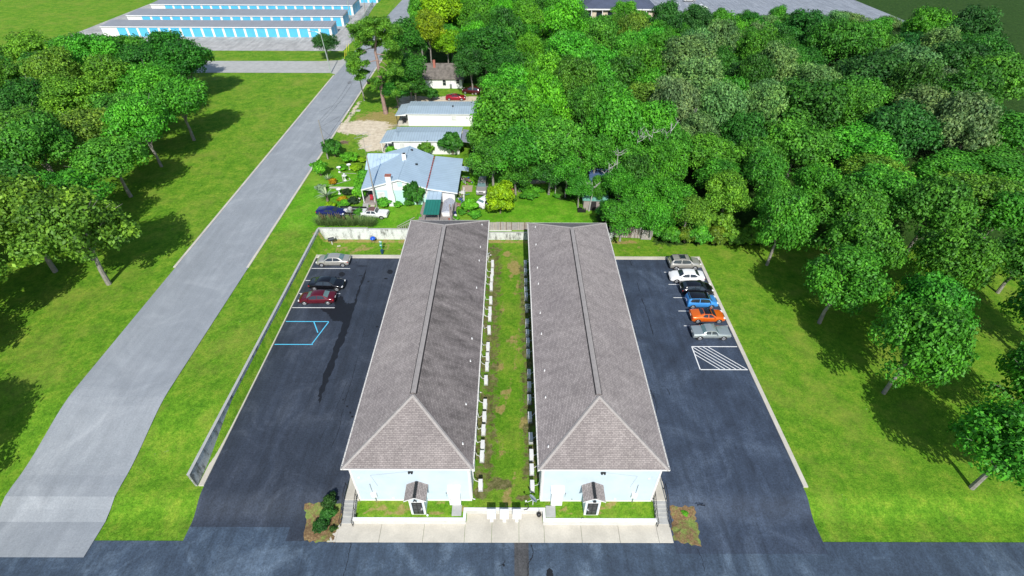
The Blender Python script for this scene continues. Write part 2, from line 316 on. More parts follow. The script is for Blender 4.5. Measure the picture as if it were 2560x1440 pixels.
drape('drive_patch', at(1286, 1400, FL).x, at(1322, 1400, FL).x, -10, 19.35, .032, asphalt('old asphalt', (.06, .06, .062), (.085, .085, .085)))
def kerb(name, x0, x1, y0, y1, h, z=0, m='conc'):
    return tag(MB().box(x0, x1, y0, y1, z-.2, z+h).build(name, m, bevel=.02), kind='structure')
kerb('back_kerb', -28.4, -15.1, 59.25, 60.0, .12); kerb('back_kerb', 14.2, 27.3, 59.15, 59.8, .12)
kerb('side_kerb', 27.3, 27.75, 24, 59.8, .14); kerb('side_kerb', -28.9, -28.4, 24, 60.0, .14)
kerb('side_walk', -15.1, -13.7, 24.6, 59.2, .06); kerb('side_walk', 12.95, 14.25, 24.6, 59.1, .06)
kerb('side_walk', -15.05, -13.7, 22.7, 24.6, .06); kerb('side_walk', 12.95, 14.3, 22.7, 24.6, .06)
def flat_poly(name, pts, z, m, kind='structure'):
    bm = bmesh.new(); vs = [bm.verts.new((p[0], p[1], z)) for p in pts]; f = bm.faces.new(vs); f.normal_update()
    if f.normal.z < 0: f.normal_flip()
    bmesh.ops.triangulate(bm, faces=[f]); me = bpy.data.meshes.new(name); bm.to_mesh(me); bm.free(); me.materials.append(M[m] if isinstance(m, str) else m)
    o = bpy.data.objects.new(name, me); C.objects.link(o); return tag(o, kind=kind)
def rough_edge(pts, amp, n=6):
    out = []
    for i, a in enumerate(pts):
        b = pts[(i+1) % len(pts)]; a = Vector(a); b = Vector(b); d = b-a; nn = Vector((-d.y, d.x, 0)).normalized() if d.length else Vector((0, 0, 0))
        for k in range(n):
            out.append(a + d*k/n + nn*random.uniform(-amp, amp)*(1 if k else .4))
    return out
# front walk
wl = [at(838, 1354, FL), at(1686, 1360, FL)]
pv = MB()
xs = [-15.15, -11.4, -7.6, -3.98, -1.6, .8, 3.02, 6.3, 9.6, 13.0, 14.25]
for a, b_ in zip(xs[:-1], xs[1:]):
    yb = 21.8 if -3.99 < a < 3.0 else 20.9
    pv.box(a+.012, b_-.012, 19.3, yb, FL-.1, FL+.09)
tag(pv.build('front_walk', 'conc', bevel=.01), kind='structure')
tag(MB().add([(-15.14,20.9,FL+.085),(-15.9,19.3,FL+.07),(-15.15,19.3,FL+.085)],[(0,1,2)]).build('front_walk_corner','conc'), kind='structure')
# retaining walls of the front lawn
rw = thing('retaining_wall', 'low white retaining wall in a recessed line holding up the front lawns', 'wall', (0, 21, FL))
w_ = MB(); zt = .03-FL
for x0, x1, y0, y1 in ((-13.85, -3.93, -.12, .1), (-4.13, -3.93, .102, .8), (-4.13, 3.15, .802, 1.0), (2.95, 3.15, .102, .8), (2.95, 12.95, -.2, .05)): w_.box(x0, x1, y0, y1, 0, zt-.06)
w_.build('wall_face', 'rwall', rw)
cpm = MB()
for x0, x1, y0, y1 in ((-13.88, -3.9, -.14, .11), (-4.15, -3.9, .111, .78), (-4.15, 3.17, .782, 1.02), (2.93, 3.17, .071, .78), (2.93, 12.97, -.22, .07)): cpm.box(x0, x1, y0, y1, zt-.06, zt+.003)
cpm.build('coping', 'white', rw)
# stairs with rails
def stairs(x0, x1, label, lx):
    t = thing('staircase', label, 'stairs', ((x0+x1)/2, 20.9, FL)); w2 = (x1-x0)/2
    for k in range(5):
        MB().box(-w2, w2, (.25+k*.31 if k else -.02), 2.0-.003*k, (k)*.16-(.1 if k == 0 else 0), (k+1)*.16+.02).build('step', 'concg', t, bevel=.015)
    for s in (-1, 1):
        r = MB(); xx = s*(w2-.04)
        path = [(xx, -.25, .95), (xx, .25, 1.0), (xx, 1.85, 1.85), (xx, 2.9, 1.85)]
        r.tube(path, .028, 6); r.tube([(p[0], p[1], p[2]-.72) for p in path], .02, 6)
        for k in range(20):
            f = k/19; yy = -.25+f*3.15
            top = .95 if yy < .25 else min(1.85, 1.0+(yy-.25)*.53)
            r.tube([(xx, yy, top-.72), (xx, yy, top)], .012, 4)
        for yy, zb, zz in ((-.25, 0, .95), (.9, .3, 1.35), (1.9, .8, 1.85), (2.9, .8, 1.85)): r.tube([(xx, yy, zb), (xx, yy, zz)], .028, 6)
        # zig-zag infill
        r.build('handrail', 'black', t)
stairs(-15.05, -13.88, 'grey concrete steps with black railings at the left end of the front walk', 0)
stairs(13.05, 14.25, 'grey concrete steps with black railings at the right end of the front walk', 0)
# beds
def bed(name, pts, dz=.05):
    ps = rough_edge(pts, .12, 8); bm = bmesh.new(); c = sum((Vector((p[0], p[1], 0)) for p in ps), Vector())/len(ps)
    rings = []
    for k, s in enumerate((1, .85, .6, .3)):
        rings.append([bm.verts.new((c.x+(p[0]-c.x)*s, c.y+(p[1]-c.y)*s, gz(c.x+(p[0]-c.x)*s, c.y+(p[1]-c.y)*s) + (.03 if k == 0 else dz+.1*(1-s)+random.uniform(-.03, .05)))) for p in ps])
    for a, b_ in zip(rings[:-1], rings[1:]):
        for i in range(len(ps)): bm.faces.new((a[i], a[(i+1) % len(ps)], b_[(i+1) % len(ps)], b_[i]))
    bm.faces.new(rings[-1]); bm.normal_update(); me = bpy.data.meshes.new(name); bm.to_mesh(me); bm.free(); me.shade_smooth(); me.materials.append(M['mulchbed'])
    o = bpy.data.objects.new(name, me); C.objects.link(o); return tag(o, kind='structure')
def mulchbed():
    m, nt, b = node_mat('mulch bed')
    a = ramp(nt, noise(nt, 5, 5, .8), [(.25, (.05, .03, .015)), (.5, (.19, .115, .05)), (.75, (.36, .26, .13))])
    g = ramp(nt, noise(nt, 6, 4, .7), [(.3, (.08, .16, .02)), (.7, (.22, .3, .06))])
    s = ramp(nt, noise(nt, .8, 4, .7), [(.46, (0,)*3), (.6, (.85,)*3)])
    a = mixc(nt, 1.0, a, ramp(nt, noise(nt, 18, 2, .8), [(.3, (.5,)*3), (.7, (1.3,)*3)]), 'MULTIPLY'); nt.links.new(mixc(nt, s, a, g), b.inputs['Base Color']); b.inputs['Roughness'].default_value = .95; bump(nt, b, noise(nt, 9, 3), .8, .06); return m
M['mulchbed'] = mulchbed()
bed('mulch_bed', [at(1676, 1262, -.05), at(1738, 1262, -.05), at(1748, 1320, -.5), at(1754, 1368, FL), at(1686, 1352, FL), at(1680, 1310, -.5)])
bed('mulch_bed', [at(760, 1255, 0), at(851, 1255, 0), at(856, 1300, -.5), at(838, 1354, FL), at(820, 1358, FL), at(760, 1352, FL)])
# markings
def line_mark(name, a, b, wd, z, m='stripe'):
    a = Vector(a); b = Vector(b); d = (b-a).normalized(); n = Vector((-d.y, d.x, 0))*wd/2
    return tag(MB().add([(p.x, p.y, z) for p in (a-n, b-n, b+n, a+n)], [(0, 1, 2, 3)]).build(name, m), kind='structure')
ZM = .036
for yy in (56.2, 53.5, 50.74, 48.12, 45.39): line_mark('parking_line', (21.72, yy, 0), (27.25, yy, 0), .1, ZM)
for yy in (56.8, 54.08, 51.33, 48.53): line_mark('parking_line', (-28.35, yy, 0), (-22.85, yy, 0), .1, ZM)
x0, x1, y0, y1 = 21.75, 27.2, 38.25, 41.85
for a, b_ in (((x0, y1), (x1, y1)), ((x0, y0), (x1, y0)), ((x0, y0), (x0, y1))): line_mark('access_aisle_line', (*a, 0), (*b_, 0), .12, ZM)
for k in range(7):
    xa = x0+.05+k*.62-1.2
    a = Vector((max(xa, x0+.06), y1-.08 - max(0, x0+.06-xa), 0)); b_ = Vector((xa+3.4, y0+.08, 0))
    if xa+3.4 < x1: line_mark('access_aisle_stripe', a, b_, .1, ZM+.0035)
x0, x1, y0, y1 = -28.3, -22.9, 42.7, 45.95
line_mark('accessible_bay_line', (x0, y1, 0), (x1, y1, 0), .12, ZM, 'bstripe'); line_mark('accessible_bay_line', (x1, y1-.06, 0), (-23.85, y0-.6, 0), .12, ZM+.0035, 'bstripe')
line_mark('accessible_bay_line', (-24.75, y1-.06, 0), (-23.7, 44.0, 0), .12, ZM+.004, 'bstripe'); line_mark('accessible_bay_line', (x0, y0-.7, 0), (-23.7, y0-.7, 0), .12, ZM, 'bstripe')
# fresh sealant runs and patches on the asphalt
def patch(name, px, z=.0, m='seal', amp=.07, zz=.0345, n=5):
    return flat_poly(name, rough_edge([at(a, b_, z) for a, b_ in px], amp, n), z+zz, m)
patch('sealant_patch', [(797, 770), (835, 768), (840, 748), (850, 739), (858, 743), (862, 754), (866, 760), (876, 759), (885, 758), (891, 738), (893, 728), (899, 715), (905, 695), (917, 672), (910, 700), (893, 745), (886, 775), (875, 810), (862, 850), (845, 885), (829, 930), (812, 970), (797, 1010), (797, 985), (813, 925), (828, 890), (845, 845), (858, 806), (850, 802), (835, 803), (826, 795), (818, 783)], amp=.14)
for c in ((975, 680, 8, 6), (965, 697, 5, 2), (921, 704, 3, 1.5), (891, 656, 2, 1.2), (855, 686, 8, 6), (906, 665.5, 14, 1.2), (903, 690, 9, 1), (943, 817, 4, 2), (868, 1016, 3, 2.5), (876, 1032, 3, 3), (881, 1042, 3, 3), (858, 1000, 2, 1.5)):
    patch('dark_spot', [(c[0]+c[2]*math.cos(t), c[1]+c[3]*math.sin(t)) for t in np.linspace(0, 6.28, 9)[:-1]], amp=.04, n=3)  # small oil stains on the left lot
def crack(pts, wd=.05, z=.0, zz=.0365):
    ps = [at(a, b_, z) for a, b_ in pts]; q = []
    for a, b_ in zip(ps[:-1], ps[1:]):
        for k in range(8): q.append(a.lerp(b_, k/8)+Vector((random.uniform(-.04, .04), random.uniform(-.02, .02), 0)))
    q.append(ps[-1]); L = []; R = []
    for i, a in enumerate(q):
        d = (q[min(i+1, len(q)-1)]-q[max(i-1, 0)]).normalized(); n = Vector((-d.y, d.x, 0))*wd*random.uniform(.3, 1.2)*.5; L.append((a+n).xy.to_3d()); R.append((a-n).xy.to_3d())
    k = len(q); mb = MB().add([(p.x, p.y, z+zz) for p in L+R], [(k+i, k+i+1, i+1, i) for i in range(k-1)]); tag(mb.build('asphalt_crack', 'seal'), kind='structure')
crack([(1574, 652), (1580, 665)], .12); crack([(1592, 705), (1597, 722), (1601, 733)], .08); crack([(1603, 746), (1612, 765), (1623, 800), (1633, 838)], .1); crack([(1668, 973), (1675, 988)], .09)
crack([(1626, 975), (1638, 1000), (1642, 1018), (1640, 1032), (1632, 1020)], .08); crack([(1578, 810), (1587, 822), (1589, 840)], .07); crack([(1742, 1262), (1762, 1264)], .15)
crack([(912, 822), (895, 890), (880, 950), (860, 1010)], .05); crack([(858, 1022), (846, 1080), (828, 1120)], .05); crack([(868, 955), (850, 1000), (800, 1100)], .04)
for pts, wd in (([(878, 1358), (870, 1400), (858, 1440)], .07), ([(1327, 1362), (1334, 1380), (1330, 1395), (1320, 1410), (1319, 1440)], .08), ([(1264, 1400), (1257, 1412), (1246, 1416)], .06), ([(1742, 1372), (1756, 1400), (1762, 1430)], .05), ([(1258, 1411), (1261, 1416)], .12)): crack(pts, wd, FL)
E2=1
# ------------------------------------------------------------------ the two long apartment buildings
def text_mesh(ch, size, depth, m, parent, loc, name='letter'):
    cu = bpy.data.curves.new('letter', 'FONT'); cu.body = ch; cu.size = size; cu.extrude = depth; cu.align_x = 'CENTER'; cu.offset = .012
    o = bpy.data.objects.new('tmp', cu); C.objects.link(o); dg = bpy.context.evaluated_depsgraph_get()
    me = bpy.data.meshes.new_from_object(o.evaluated_get(dg)); C.objects.unlink(o); bpy.data.objects.remove(o)
    me.materials.clear(); me.materials.append(M[m]); n = bpy.data.objects.new(name, me); C.objects.link(n); n.parent = parent
    n.location = loc; n.rotation_euler = (math.pi/2, 0, 0); return n
ZE, ZR, OV = 6.01, 8.78, .36
def building(X, hw, yn, yf, label, letter, s):
    """s=-1: the outer side lies at -x"""
    t = thing('apartment_building', label, 'building', (X, yn+OV, 0)); w = hw-OV; L = yf-yn-2*OV
    mb = MB(); mb.box(-w, w, 0, L, .2, ZE-.16); mb.build('wall', 'blue', t)
    MB().box(-w-.02, w+.02, -.02, L+.02, -.3, .2).build('foundation', 'trim', t)
    for a in (-w, w):
        for b in (0, L): MB().cbox((a-.05*(1 if a > 0 else -1), b+(.05 if b == 0 else -.05), (ZE+.04)/2), (.16, .16, ZE-.44)).build('corner_trim', 'trim', t)
    MB().box(-hw+.04, hw-.04, -OV+.04, L+OV-.04, ZE-.16, ZE-.12).build('soffit', 'white', t)
    # roof
    y0, y1 = -OV, L+OV; e = ZE; r = ZR; a0, a1 = y0+hw, y1-hw
    th = Vector((0, 0, .1))
    V = [Vector(p) for p in ((-hw, y0, e), (hw, y0, e), (hw, y1, e), (-hw, y1, e), (0, a0, r), (0, a1, r))]
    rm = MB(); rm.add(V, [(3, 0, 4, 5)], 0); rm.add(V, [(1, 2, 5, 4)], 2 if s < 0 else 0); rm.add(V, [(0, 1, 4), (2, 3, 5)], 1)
    rm.add([v-th for v in V[:4]]+V[:4], [(0, 1, 5, 4), (1, 2, 6, 5), (2, 3, 7, 6), (3, 0, 4, 7), (3, 2, 1, 0)], 1)
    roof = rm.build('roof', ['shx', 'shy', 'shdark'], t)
    for p, q in ((V[0], V[4]), (V[1], V[4]), (V[2], V[5]), (V[3], V[5])):
        cmb = MB(); n = 22; d = (q-p); side = Vector((d.y, -d.x, 0)).normalized()
        for k in range(n):
            a = p+d*(k/n); b = p+d*((k+1.08)/n if k < n-1 else 1)
            drop = Vector((0, 0, -.055)); u0 = Vector((0, 0, .05)); u1 = Vector((0, 0, .028))
            W = .17
            cmb.add([a-side*W+drop+u0, a+u0+Vector((0, 0, .03)), a+side*W+drop+u0, b-side*W+drop+u1, b+u1+Vector((0, 0, .03)), b+side*W+drop+u1], [(0, 3, 4, 1), (1, 4, 5, 2)])
        cmb.build('hip_cap', 'cap', roof)
    # ridge vent: raised strip over dark gaps
    sl = (r-e)/hw; v = MB(); W = .22
    v.add([(-W, a0+.2, r-sl*W+.12), (0, a0+.2, r+.11), (W, a0+.2, r-sl*W+.12), (-W, a1-.2, r-sl*W+.12), (0, a1-.2, r+.11), (W, a1-.2, r-sl*W+.12)], [(0, 1, 4, 3), (1, 2, 5, 4)])
    v.build('ridge_vent', 'vcap', roof)
    g = MB(); W = .21
    for sx in (-1, 1): g.add([(sx*W, a0+.22, r-sl*W-.02), (sx*W, a1-.22, r-sl*W-.02), (sx*W, a1-.22, r-sl*W+.118), (sx*W, a0+.22, r-sl*W+.118)], [(0, 1, 2, 3)])
    for sx in (-1, 1):
        xa, xb = sx*.2, sx*.31
        g.add([(xa, a0+.25, r-sl*.2+.012), (xb, a0+.25, r-sl*.31+.012), (xb, a1-.25, r-sl*.31+.012), (xa, a1-.25, r-sl*.2+.012)], [(0, 1, 2, 3)] if sx > 0 else [(3, 2, 1, 0)])
    g.build('vent_gap', 'dgap', roof)
    # gutters
    for x0, x1, yy0, yy1 in ((-hw-.11, -hw-.0, y0, y1), (hw+.0, hw+.11, y0, y1)):
        gm_ = MB(); gm_.box(x0, x1, yy0, yy1, e-.13, e-.10); o = (x0 if x0 < 0 else x1-.015); i = (x1-.015 if x0 < 0 else x0)
        gm_.box(o, o+.015, yy0, yy1, e-.1, e+.01); gm_.box(i, i+.015, yy0, yy1, e-.1, e-.005)
        for k in range(int((yy1-yy0)/.62)): gm_.box(x0, x1, yy0+.3+k*.62, yy0+.33+k*.62, e-.02, e+.014)
        gm_.build('gutter', 'trim', t)
    for yy in (y0-.035, y1+.005): MB().box(-hw-.1, hw+.1, yy, yy+.03, e-.14, e+.012).build('fascia', 'trim', t)
    for yy in (.15, L*.33, L*.66, L-.15):
        for sx in (-1, 1):
            d = MB(); d.tube([(sx*(hw+.05), yy, e-.12), (sx*(w+.05), yy, e-.5), (sx*(w+.05), yy, .1), (sx*(w+.3), yy-.05, .05)], .045, 5); d.build('downspout', 'trim', t)
    # front gable porch (entry vestibule)
    px = {-1: -.12, 1: -.23}[s] + (.55 if s < 0 else -.35)
    E = bpy.data.objects.new('entry_porch', None); C.objects.link(E); E.parent = t; E.location = (px, 0, 0)
    pw, pd, pe, pr = .62, 1.25, 3.0, 3.42
    b = MB(); b.box(-pw, pw, -pd, -.003, .02, pe); b.add([(-pw, -pd, pe), (pw, -pd, pe), (0, -pd, pr-.02), (-pw, -.003, pe), (pw, -.003, pe), (0, -.003, pr-.02)], [(0, 1, 2), (4, 3, 5)])
    b.build('porch_wall', 'blue', E)
    tr = MB()
    for a in (-pw, pw): tr.cbox((a*.95, -pd-.004, pe/2), (.13, .03, pe-.1)); tr.cbox((a*1.01, -pd+.06, pe/2), (.03, .12, pe-.1))
    tr.box(-pw+.13, pw-.13, -pd-.019, -pd-.001, 2.12, 2.24); tr.box(-pw-.02, pw+.02, -pd-.03, -pd+.02, .0, .08)
    tr.build('porch_trim', 'trim', E)
    ew = .95; zl = pe-.12
    for sx in (-1, 1):
        q = [(0, -pd-.28, pr+.04), (0, .0, pr+.04), (sx*ew, .0, zl), (sx*ew, -pd-.28, zl)]
        if sx < 0: q = [q[0], q[1], q[2], q[3]]
        else: q = q[::-1]
        MB().slab(q, .07).build('porch_roof', 'shx', E)
    rk = MB()
    for k in range(7):
        y_ = -pd-.3+k*.22; rk.add([(-.14, y_, pr+.02), (0, y_, pr+.09), (.14, y_, pr+.02), (-.14, y_+.2, pr+.0), (0, y_+.2, pr+.065), (.14, y_+.2, pr+.0)], [(0, 1, 4, 3), (1, 2, 5, 4), (0, 2, 1)])
    rk.build('porch_ridge_cap', 'black', E)
    fb = MB()
    for sx in (-1, 1):
        fb.add([(0, -pd-.3, pr+.03), (sx*(ew+.02), -pd-.3, zl-.01), (sx*(ew+.02), -pd-.3, zl-.12), (0, -pd-.3, pr-.08), (0, -pd-.281, pr+.03), (sx*(ew+.02), -pd-.281, zl-.01), (sx*(ew+.02), -pd-.281, zl-.12), (0, -pd-.281, pr-.08)], [(0, 1, 2, 3), (4, 7, 6, 5), (0, 4, 5, 1), (2, 6, 7, 3), (1, 5, 6, 2)])
    fb.build('bargeboard', 'trim', E)
    dr = MB(); dr.box(-.45, .45, -pd-.035, -pd-.0, .08, 2.12)
    door = dr.build('door', 'black', E)
    pn = MB()
    for cx in (-.2, .2):
        for z0, z1 in ((.2, .85), (1.0, 1.6), (1.7, 2.02)): pn.box(cx-.13, cx+.13, -pd-.045, -pd-.036, z0, z1)
    pn.build('door_panel', mat('door panel grey', (.035, .037, .04), .4), door)
    hx = .38 if s < 0 else -.38
    hh = MB(); hh.tube([(hx, -pd-.05, 1.0), (hx, -pd-.1, 1.0), (hx-.12*(1 if hx > 0 else -1), -pd-.1, 1.0)], .02, 6); hh.box(hx-.03, hx+.03, -pd-.048, -pd-.036, .92, 1.2); hh.build('handle', 'white', door)
    text_mesh(letter, .52, .015, 'black', E, (0, -pd-.305, zl-.06), 'letter')
    lm = MB(); lm.cbox((0, -pd-.06, 2.5), (.14, .1, .1)); lm.build('lamp', 'black', E)
    sgn = MB(); sgn.cbox((pw+.02 if s < 0 else -pw-.02, -pd+.5, 1.6), (.02, .1, .14)); sgn.build('door_buzzer', 'steel', E)
    # utility closet leaning on the front wall
    ux = 3.55*(1 if s < 0 else -1) + (.05 if s < 0 else -.05)
    u = bpy.data.objects.new('utility_closet', None); C.objects.link(u); u.parent = t; u.location = (ux, 0, 0)
    c_ = MB(); c_.box(-.5, .5, -.42, -.003, .0, 2.3); c_.build('closet_box', 'white', u)
    MB().slab([(-.56, -.5, 2.32), (.56, -.5, 2.32), (.56, -.004, 2.75), (-.56, -.004, 2.75)], .05).build('closet_roof', 'white', u)
    dd = MB(); dd.box(-.42, .42, -.45, -.421, .05, 2.1); dd.build('closet_door', 'trim', u)
    MB().cbox((-.34, -.47, 1.1), (.05, .04, .08)).build('closet_handle', 'steel', u)
    # small things on the front wall
    f = MB(); f.cbox((.1, -.06, 5.0), (.42, .1, .12)); f.cbox((-.02, -.13, 4.95), (.14, .12, .14)); f.cbox((.22, -.13, 4.95), (.14, .12, .14)); f.build('floodlight', 'black', t)
    mx = -3.6 if s < 0 else 3.3
    mb_ = MB(); mb_.cbox((mx, -.11, 1.25), (.5, .2, .65)); mb_.build('meter_box', 'white', t, bevel=.02)
    cd = MB(); cd.tube([(mx-.1*(-s), -.05, 1.58), (mx-.1*(-s), -.05, 3.0)], .022, 5); cd.tube([(mx, -.05, .92), (mx+.02, -.05, .0)], .05, 6); cd.tube([(mx+.55*(-s), -.03, 2.6), (mx+.2*(-s), -.03, 4.4), (0.0, -.03, 5.02)], .008, 4); cd.build('conduit', 'steel', t)
    MB().cbox((-1.6*(-s)*-1-.6, -.04, .45), (.12, .05, .08)).build('hose_bib', 'steel', t); hb = MB(); hb.cbox((ux+(-.75 if s < 0 else .75), -.06, 1.5), (.1, .08, .12)); hb.tube([(ux+(-.75 if s < 0 else .75), -.05, 1.5), (ux+(-.75 if s < 0 else .75), -.05, .8)], .012, 4); hb.build('hose_bib', 'steel', t)
    MB().cbox((mx+1.6*(-s), -.03, .5), (.2, .04, .15)).build('wall_vent', 'white', t); v_ = MB(); v_.cbox((mx-.85*(-s)*1, -.03, 4.0), (.22, .04, .1)); v_.build('wall_vent', 'white', t)
    # windows and doors along both long walls
    for sx in (-1, 1):
        for fl_ in (0, 1):
            for k in range(9):
                yy = 2.4+k*4.0; z0 = .95+fl_*2.7
                fr = MB(); fr.box(min(sx*(w-.01), sx*(w+.04)), max(sx*(w-.01), sx*(w+.04)), yy-.55, yy+.55, z0, z0+1.25); fw_ = fr.build('window', 'trim', t)
                gl = MB(); xa, xb = sorted((sx*(w+.042), sx*(w+.05))); gl.box(xa, xb, yy-.46, yy+.46, z0+.09, z0+.6); gl.box(xa, xb, yy-.46, yy+.46, z0+.66, z0+1.16); gl.build('pane', 'glass', fw_)
    return t, roof
A = building(-8.52, 5.42, 22.31, 60.17, 'left long two storey pale blue building with brown shingle hip roof and letter A porch', 'A', -1)
B = building(7.78, 5.38, 22.28, 59.6, 'right long two storey pale blue building with brown shingle hip roof and letter B porch', 'B', 1)
def on_roof(px, py, X, hw, sign):
    sl = (ZR-ZE)/hw; d = ray(px, py); # plane z = ZR - sl*|x-X|
    # (H + d.z t) = ZR - sl*sign*(d.x t - X)
    t = (ZR + sl*sign*X - H)/(d.z + sl*sign*d.x); return Vector((d.x*t, d.y*t, H+d.z*t))
def roof_vents(root, roof, X, hw, sign, pts):
    for i, (a, b) in enumerate(pts):
        p = on_roof(a, b, X, hw, sign) - root.location; m = MB()
        m.tube([p-Vector((0, 0, .1)), p+Vector((0, 0, .2))], .042, 8); m.lathe([(.09, .0), (.06, .04), (.042, .08)], 10, (p.x, p.y, p.z-.0)); m.build('vent_pipe', 'white', roof)
roof_vents(A[0], A[1], -8.52, 5.42, 1, [(1205, 562), (1201, 618), (1198, 652), (1191.5, 720), (1180, 847), (1176, 903), (1165, 1011), (1157, 1110)])
roof_vents(B[0], B[1], 7.78, 5.38, -1, [(1338.4, 568), (1340, 612), (1343.6, 670), (1346, 710), (1350.5, 783), (1353.6, 835), (1361.5, 927), (1364, 994), (1371, 1117)])
for p, q in (((1184, 1049), (1188, 1030)),): pass
for yy, zz in ((45.5, 1.6), (39.5, 1.6), (32.5, 1.6), (27.8, 1.6), (24.7, 1.6), (52, 1.6)):
    for root, sx, w in ((A[0], 1, 5.06), (B[0], -1, 5.02)):
        m = MB(); m.cbox((sx*(w+.13), yy-root.location.y, zz+1.0), (.26, .75, 1.0)); m.build('electrical_panel', 'white', root, bevel=.02)
# ------------------------------------------------------------------ condensers in the grass strip
def make_ac():
    t = thing('condenser_unit', 'x', 'condenser', (0, 0, -50), 0, 'white air conditioning condensers along the grass strip')
    MB().box(-.17, .17, -.45, .45, .14, .74).build('casing', 'acgrey', t, bevel=.015)
    MB().box(-.19, .19, -.47, .47, .741, .77).build('lid', 'white', t)
    g = MB(); g.box(.172, .182, -.4, .15, .2, .72); o = g.build('fan_grille', 'grille', t)
    b = MB()
    for k in range(6): b.box(.183, .19, -.4, .15, .24+k*.085, .255+k*.085)
    b.build('grille_bar', 'acgrey', o)
    s = MB(); s.box(-.22, .22, -.5, .5, .0, .07); s.build('pad', 'concg', t)
    f = MB()
    for yy in (-.35, .35): f.box(-.16, .16, yy-.03, yy+.03, .07, .14)
    f.build('foot', 'black', t)
    return t
proto = make_ac(); first = True
AP = [(1231.3,654),(1230.7,674),(1229,690),(1228,711),(1226.7,745),(1225,771),(1224,787),(1222.5,819),(1219.8,861.5),(1218.7,887.8),(1217.3,910),(1214.7,943.8),(1212.4,1005),(1210.7,1036.7),(1208.4,1069),(1206.4,1107.8),(1204.7,1135),(1201,1207)]
BP = [(1313.4,654),(1313.8,674),(1314.7,699),(1314.7,720),(1315.7,736),(1317,764),(1317.8,801.5),(1318.8,827.5),(1319.8,850.4),(1320.7,878),(1322.7,929),(1323.5,960.7),(1323.6,992),(1325,1036.7),(1327.3,1089),(1328.7,1132),(1329.6,1167.8),(1330.9,1209)]
pads = []
for side, L in (('left', AP), ('right', BP)):
    n = len(L)
    for i, (a, b) in enumerate(L):
        p = at(a, b, .82); k = n-1-i
        lab = 'white condenser, %s from the front in the %s row, beside building %s' % (ORD[k], side, 'A' if side == 'left' else 'B')
        rz = random.uniform(-.05, .05) + (math.pi if side == 'right' else 0)
        if first: o = proto; o.location = (p.x, p.y, 0); o.rotation_euler.z = rz; o['label'] = lab; first = False
        else: o = dup(proto, (p.x, p.y, 0), rz, lab)
        o.scale = (1, random.uniform(.84, .95), random.uniform(.94, 1.08)); pads.append((side, p))
# pipes to the wall: their own mesh under each unit
for o in [o for o in C.objects if o.name.startswith('condenser_unit')]:
    side = 1 if o.location.x < 0 else -1; wx = -3.42 if side > 0 else 2.74
    d = (wx-o.location.x); loc = (lambda x, y, z: Matrix.Rotation(-o.rotation_euler.z, 3, 'Z') @ Vector((x, y, z)))
    m = MB(); yy = random.uniform(-.1, .4)
    m.tube([loc(-.1*side, yy, .35), loc(d*.35, yy+random.uniform(-.1, .2), .5), loc(d*.75, yy+random.uniform(-.1, .3), .25+random.uniform(0, .4)), loc(d+.03*side, yy+.1, 1.1), loc(d+.05*side, yy+.1, random.choice((2.2, 4.2)))], .035, 5)
    m.build('pipe', 'trim', o)
# mailboxes
for i, (a, lab) in enumerate(((1229.5, 'leftmost of three white pedestal mailbox banks at the recessed retaining wall'), (1261, 'middle of three white pedestal mailbox banks at the recessed retaining wall'), (1292, 'rightmost of three white pedestal mailbox banks at the recessed retaining wall'))):
    p = at(a, 1300, FL); t = thing('mailbox_bank', lab, 'mailbox', (p.x, 21.2, FL), 0, 'cluster mailboxes on pedestals')
    MB().box(-.39, .39, -.24, .24, .82, 1.78).build('box', 'white', t, bevel=.02)
    dm = MB()
    for c_ in range(3):
        for r_ in range(4): dm.box(-.35+c_*.24, -.13+c_*.24, -.252, -.242, .88+r_*.22, 1.08+r_*.22)
    dm.build('mail_door', 'trim', t)
    pm = MB(); pm.box(-.1, .1, -.1, .1, .12, .82); pm.box(-.15, .15, -.15, .15, .09, .13); pm.build('pedestal', 'white', t)
# black hanging pot / lantern post by the wall
t = thing('black_urn', 'black rounded urn lantern on the right end of the recessed retaining wall', 'urn', (at(1348, 1290, 0).x, 21.62, FL))
MB().lathe([(.05, .1), (.17, .16), (.22, .35), (.2, .5), (.12, .58), (.05, .62)], 14).build('bowl', 'black', t, smooth=True)
MB().tube([(0, 0, .6), (0, .05, .95), (0, .1, 1.15)], [.04, .02, .015], 6).build('stem', 'black', t)
MB().lathe([(.1, 0), (.1, .03), (.04, .06), (.04, .1)], 12).build('base', 'black', t)
# satellite dishes
def dish(px, py, lab, s=1, rz=0):
    p = at(px, py, 0); t = thing('satellite_dish', lab, 'satellite dish', (p.x, p.y, 0), rz)
    MB().tube([(0, 0, 0), (0, 0, .9*s), (0, -.05, 1.1*s)], .035, 7).build('mast', 'white', t)
    d = MB(); R = .42*s; n = 20; Rm = Matrix.Rotation(math.radians(-52), 3, 'X'); vs = []; fs = []
    for k, (r, z) in enumerate(((0.02, 0), (R*.35, .012), (R*.7, .05), (R, .11), (R, .125), (R*.7, .066), (R*.35, .028), (.02, .016))):
        for j in range(n): q = Rm @ Vector((r*math.cos(2*math.pi*j/n), r*1.12*math.sin(2*math.pi*j/n), z)); vs.append((q.x, q.y-.1, q.z+1.15*s))
    fs = [(k*n+j, k*n+(j+1) % n, (k+1)*n+(j+1) % n, (k+1)*n+j) for k in range(7) for j in range(n)]
    d.add(vs, fs); d.build('reflector', mat('dish grey', (.45, .5, .56), .4), t, smooth=True)
    a = MB(); a.tube([(0, 0, .95*s), (0, -.6*s, 1.1*s), (0, -.75*s, 1.35*s)], .025, 5); a.cbox((0, -.76*s, 1.4*s), (.1, .14, .12)); a.build('feed_arm', 'white', t)
dish(1332, 1262, 'round grey satellite dish at the front corner of building B', 1, math.radians(-60))
dish(1318, 782, 'round satellite dish in the shade halfway along building B', 1.1, math.radians(20))
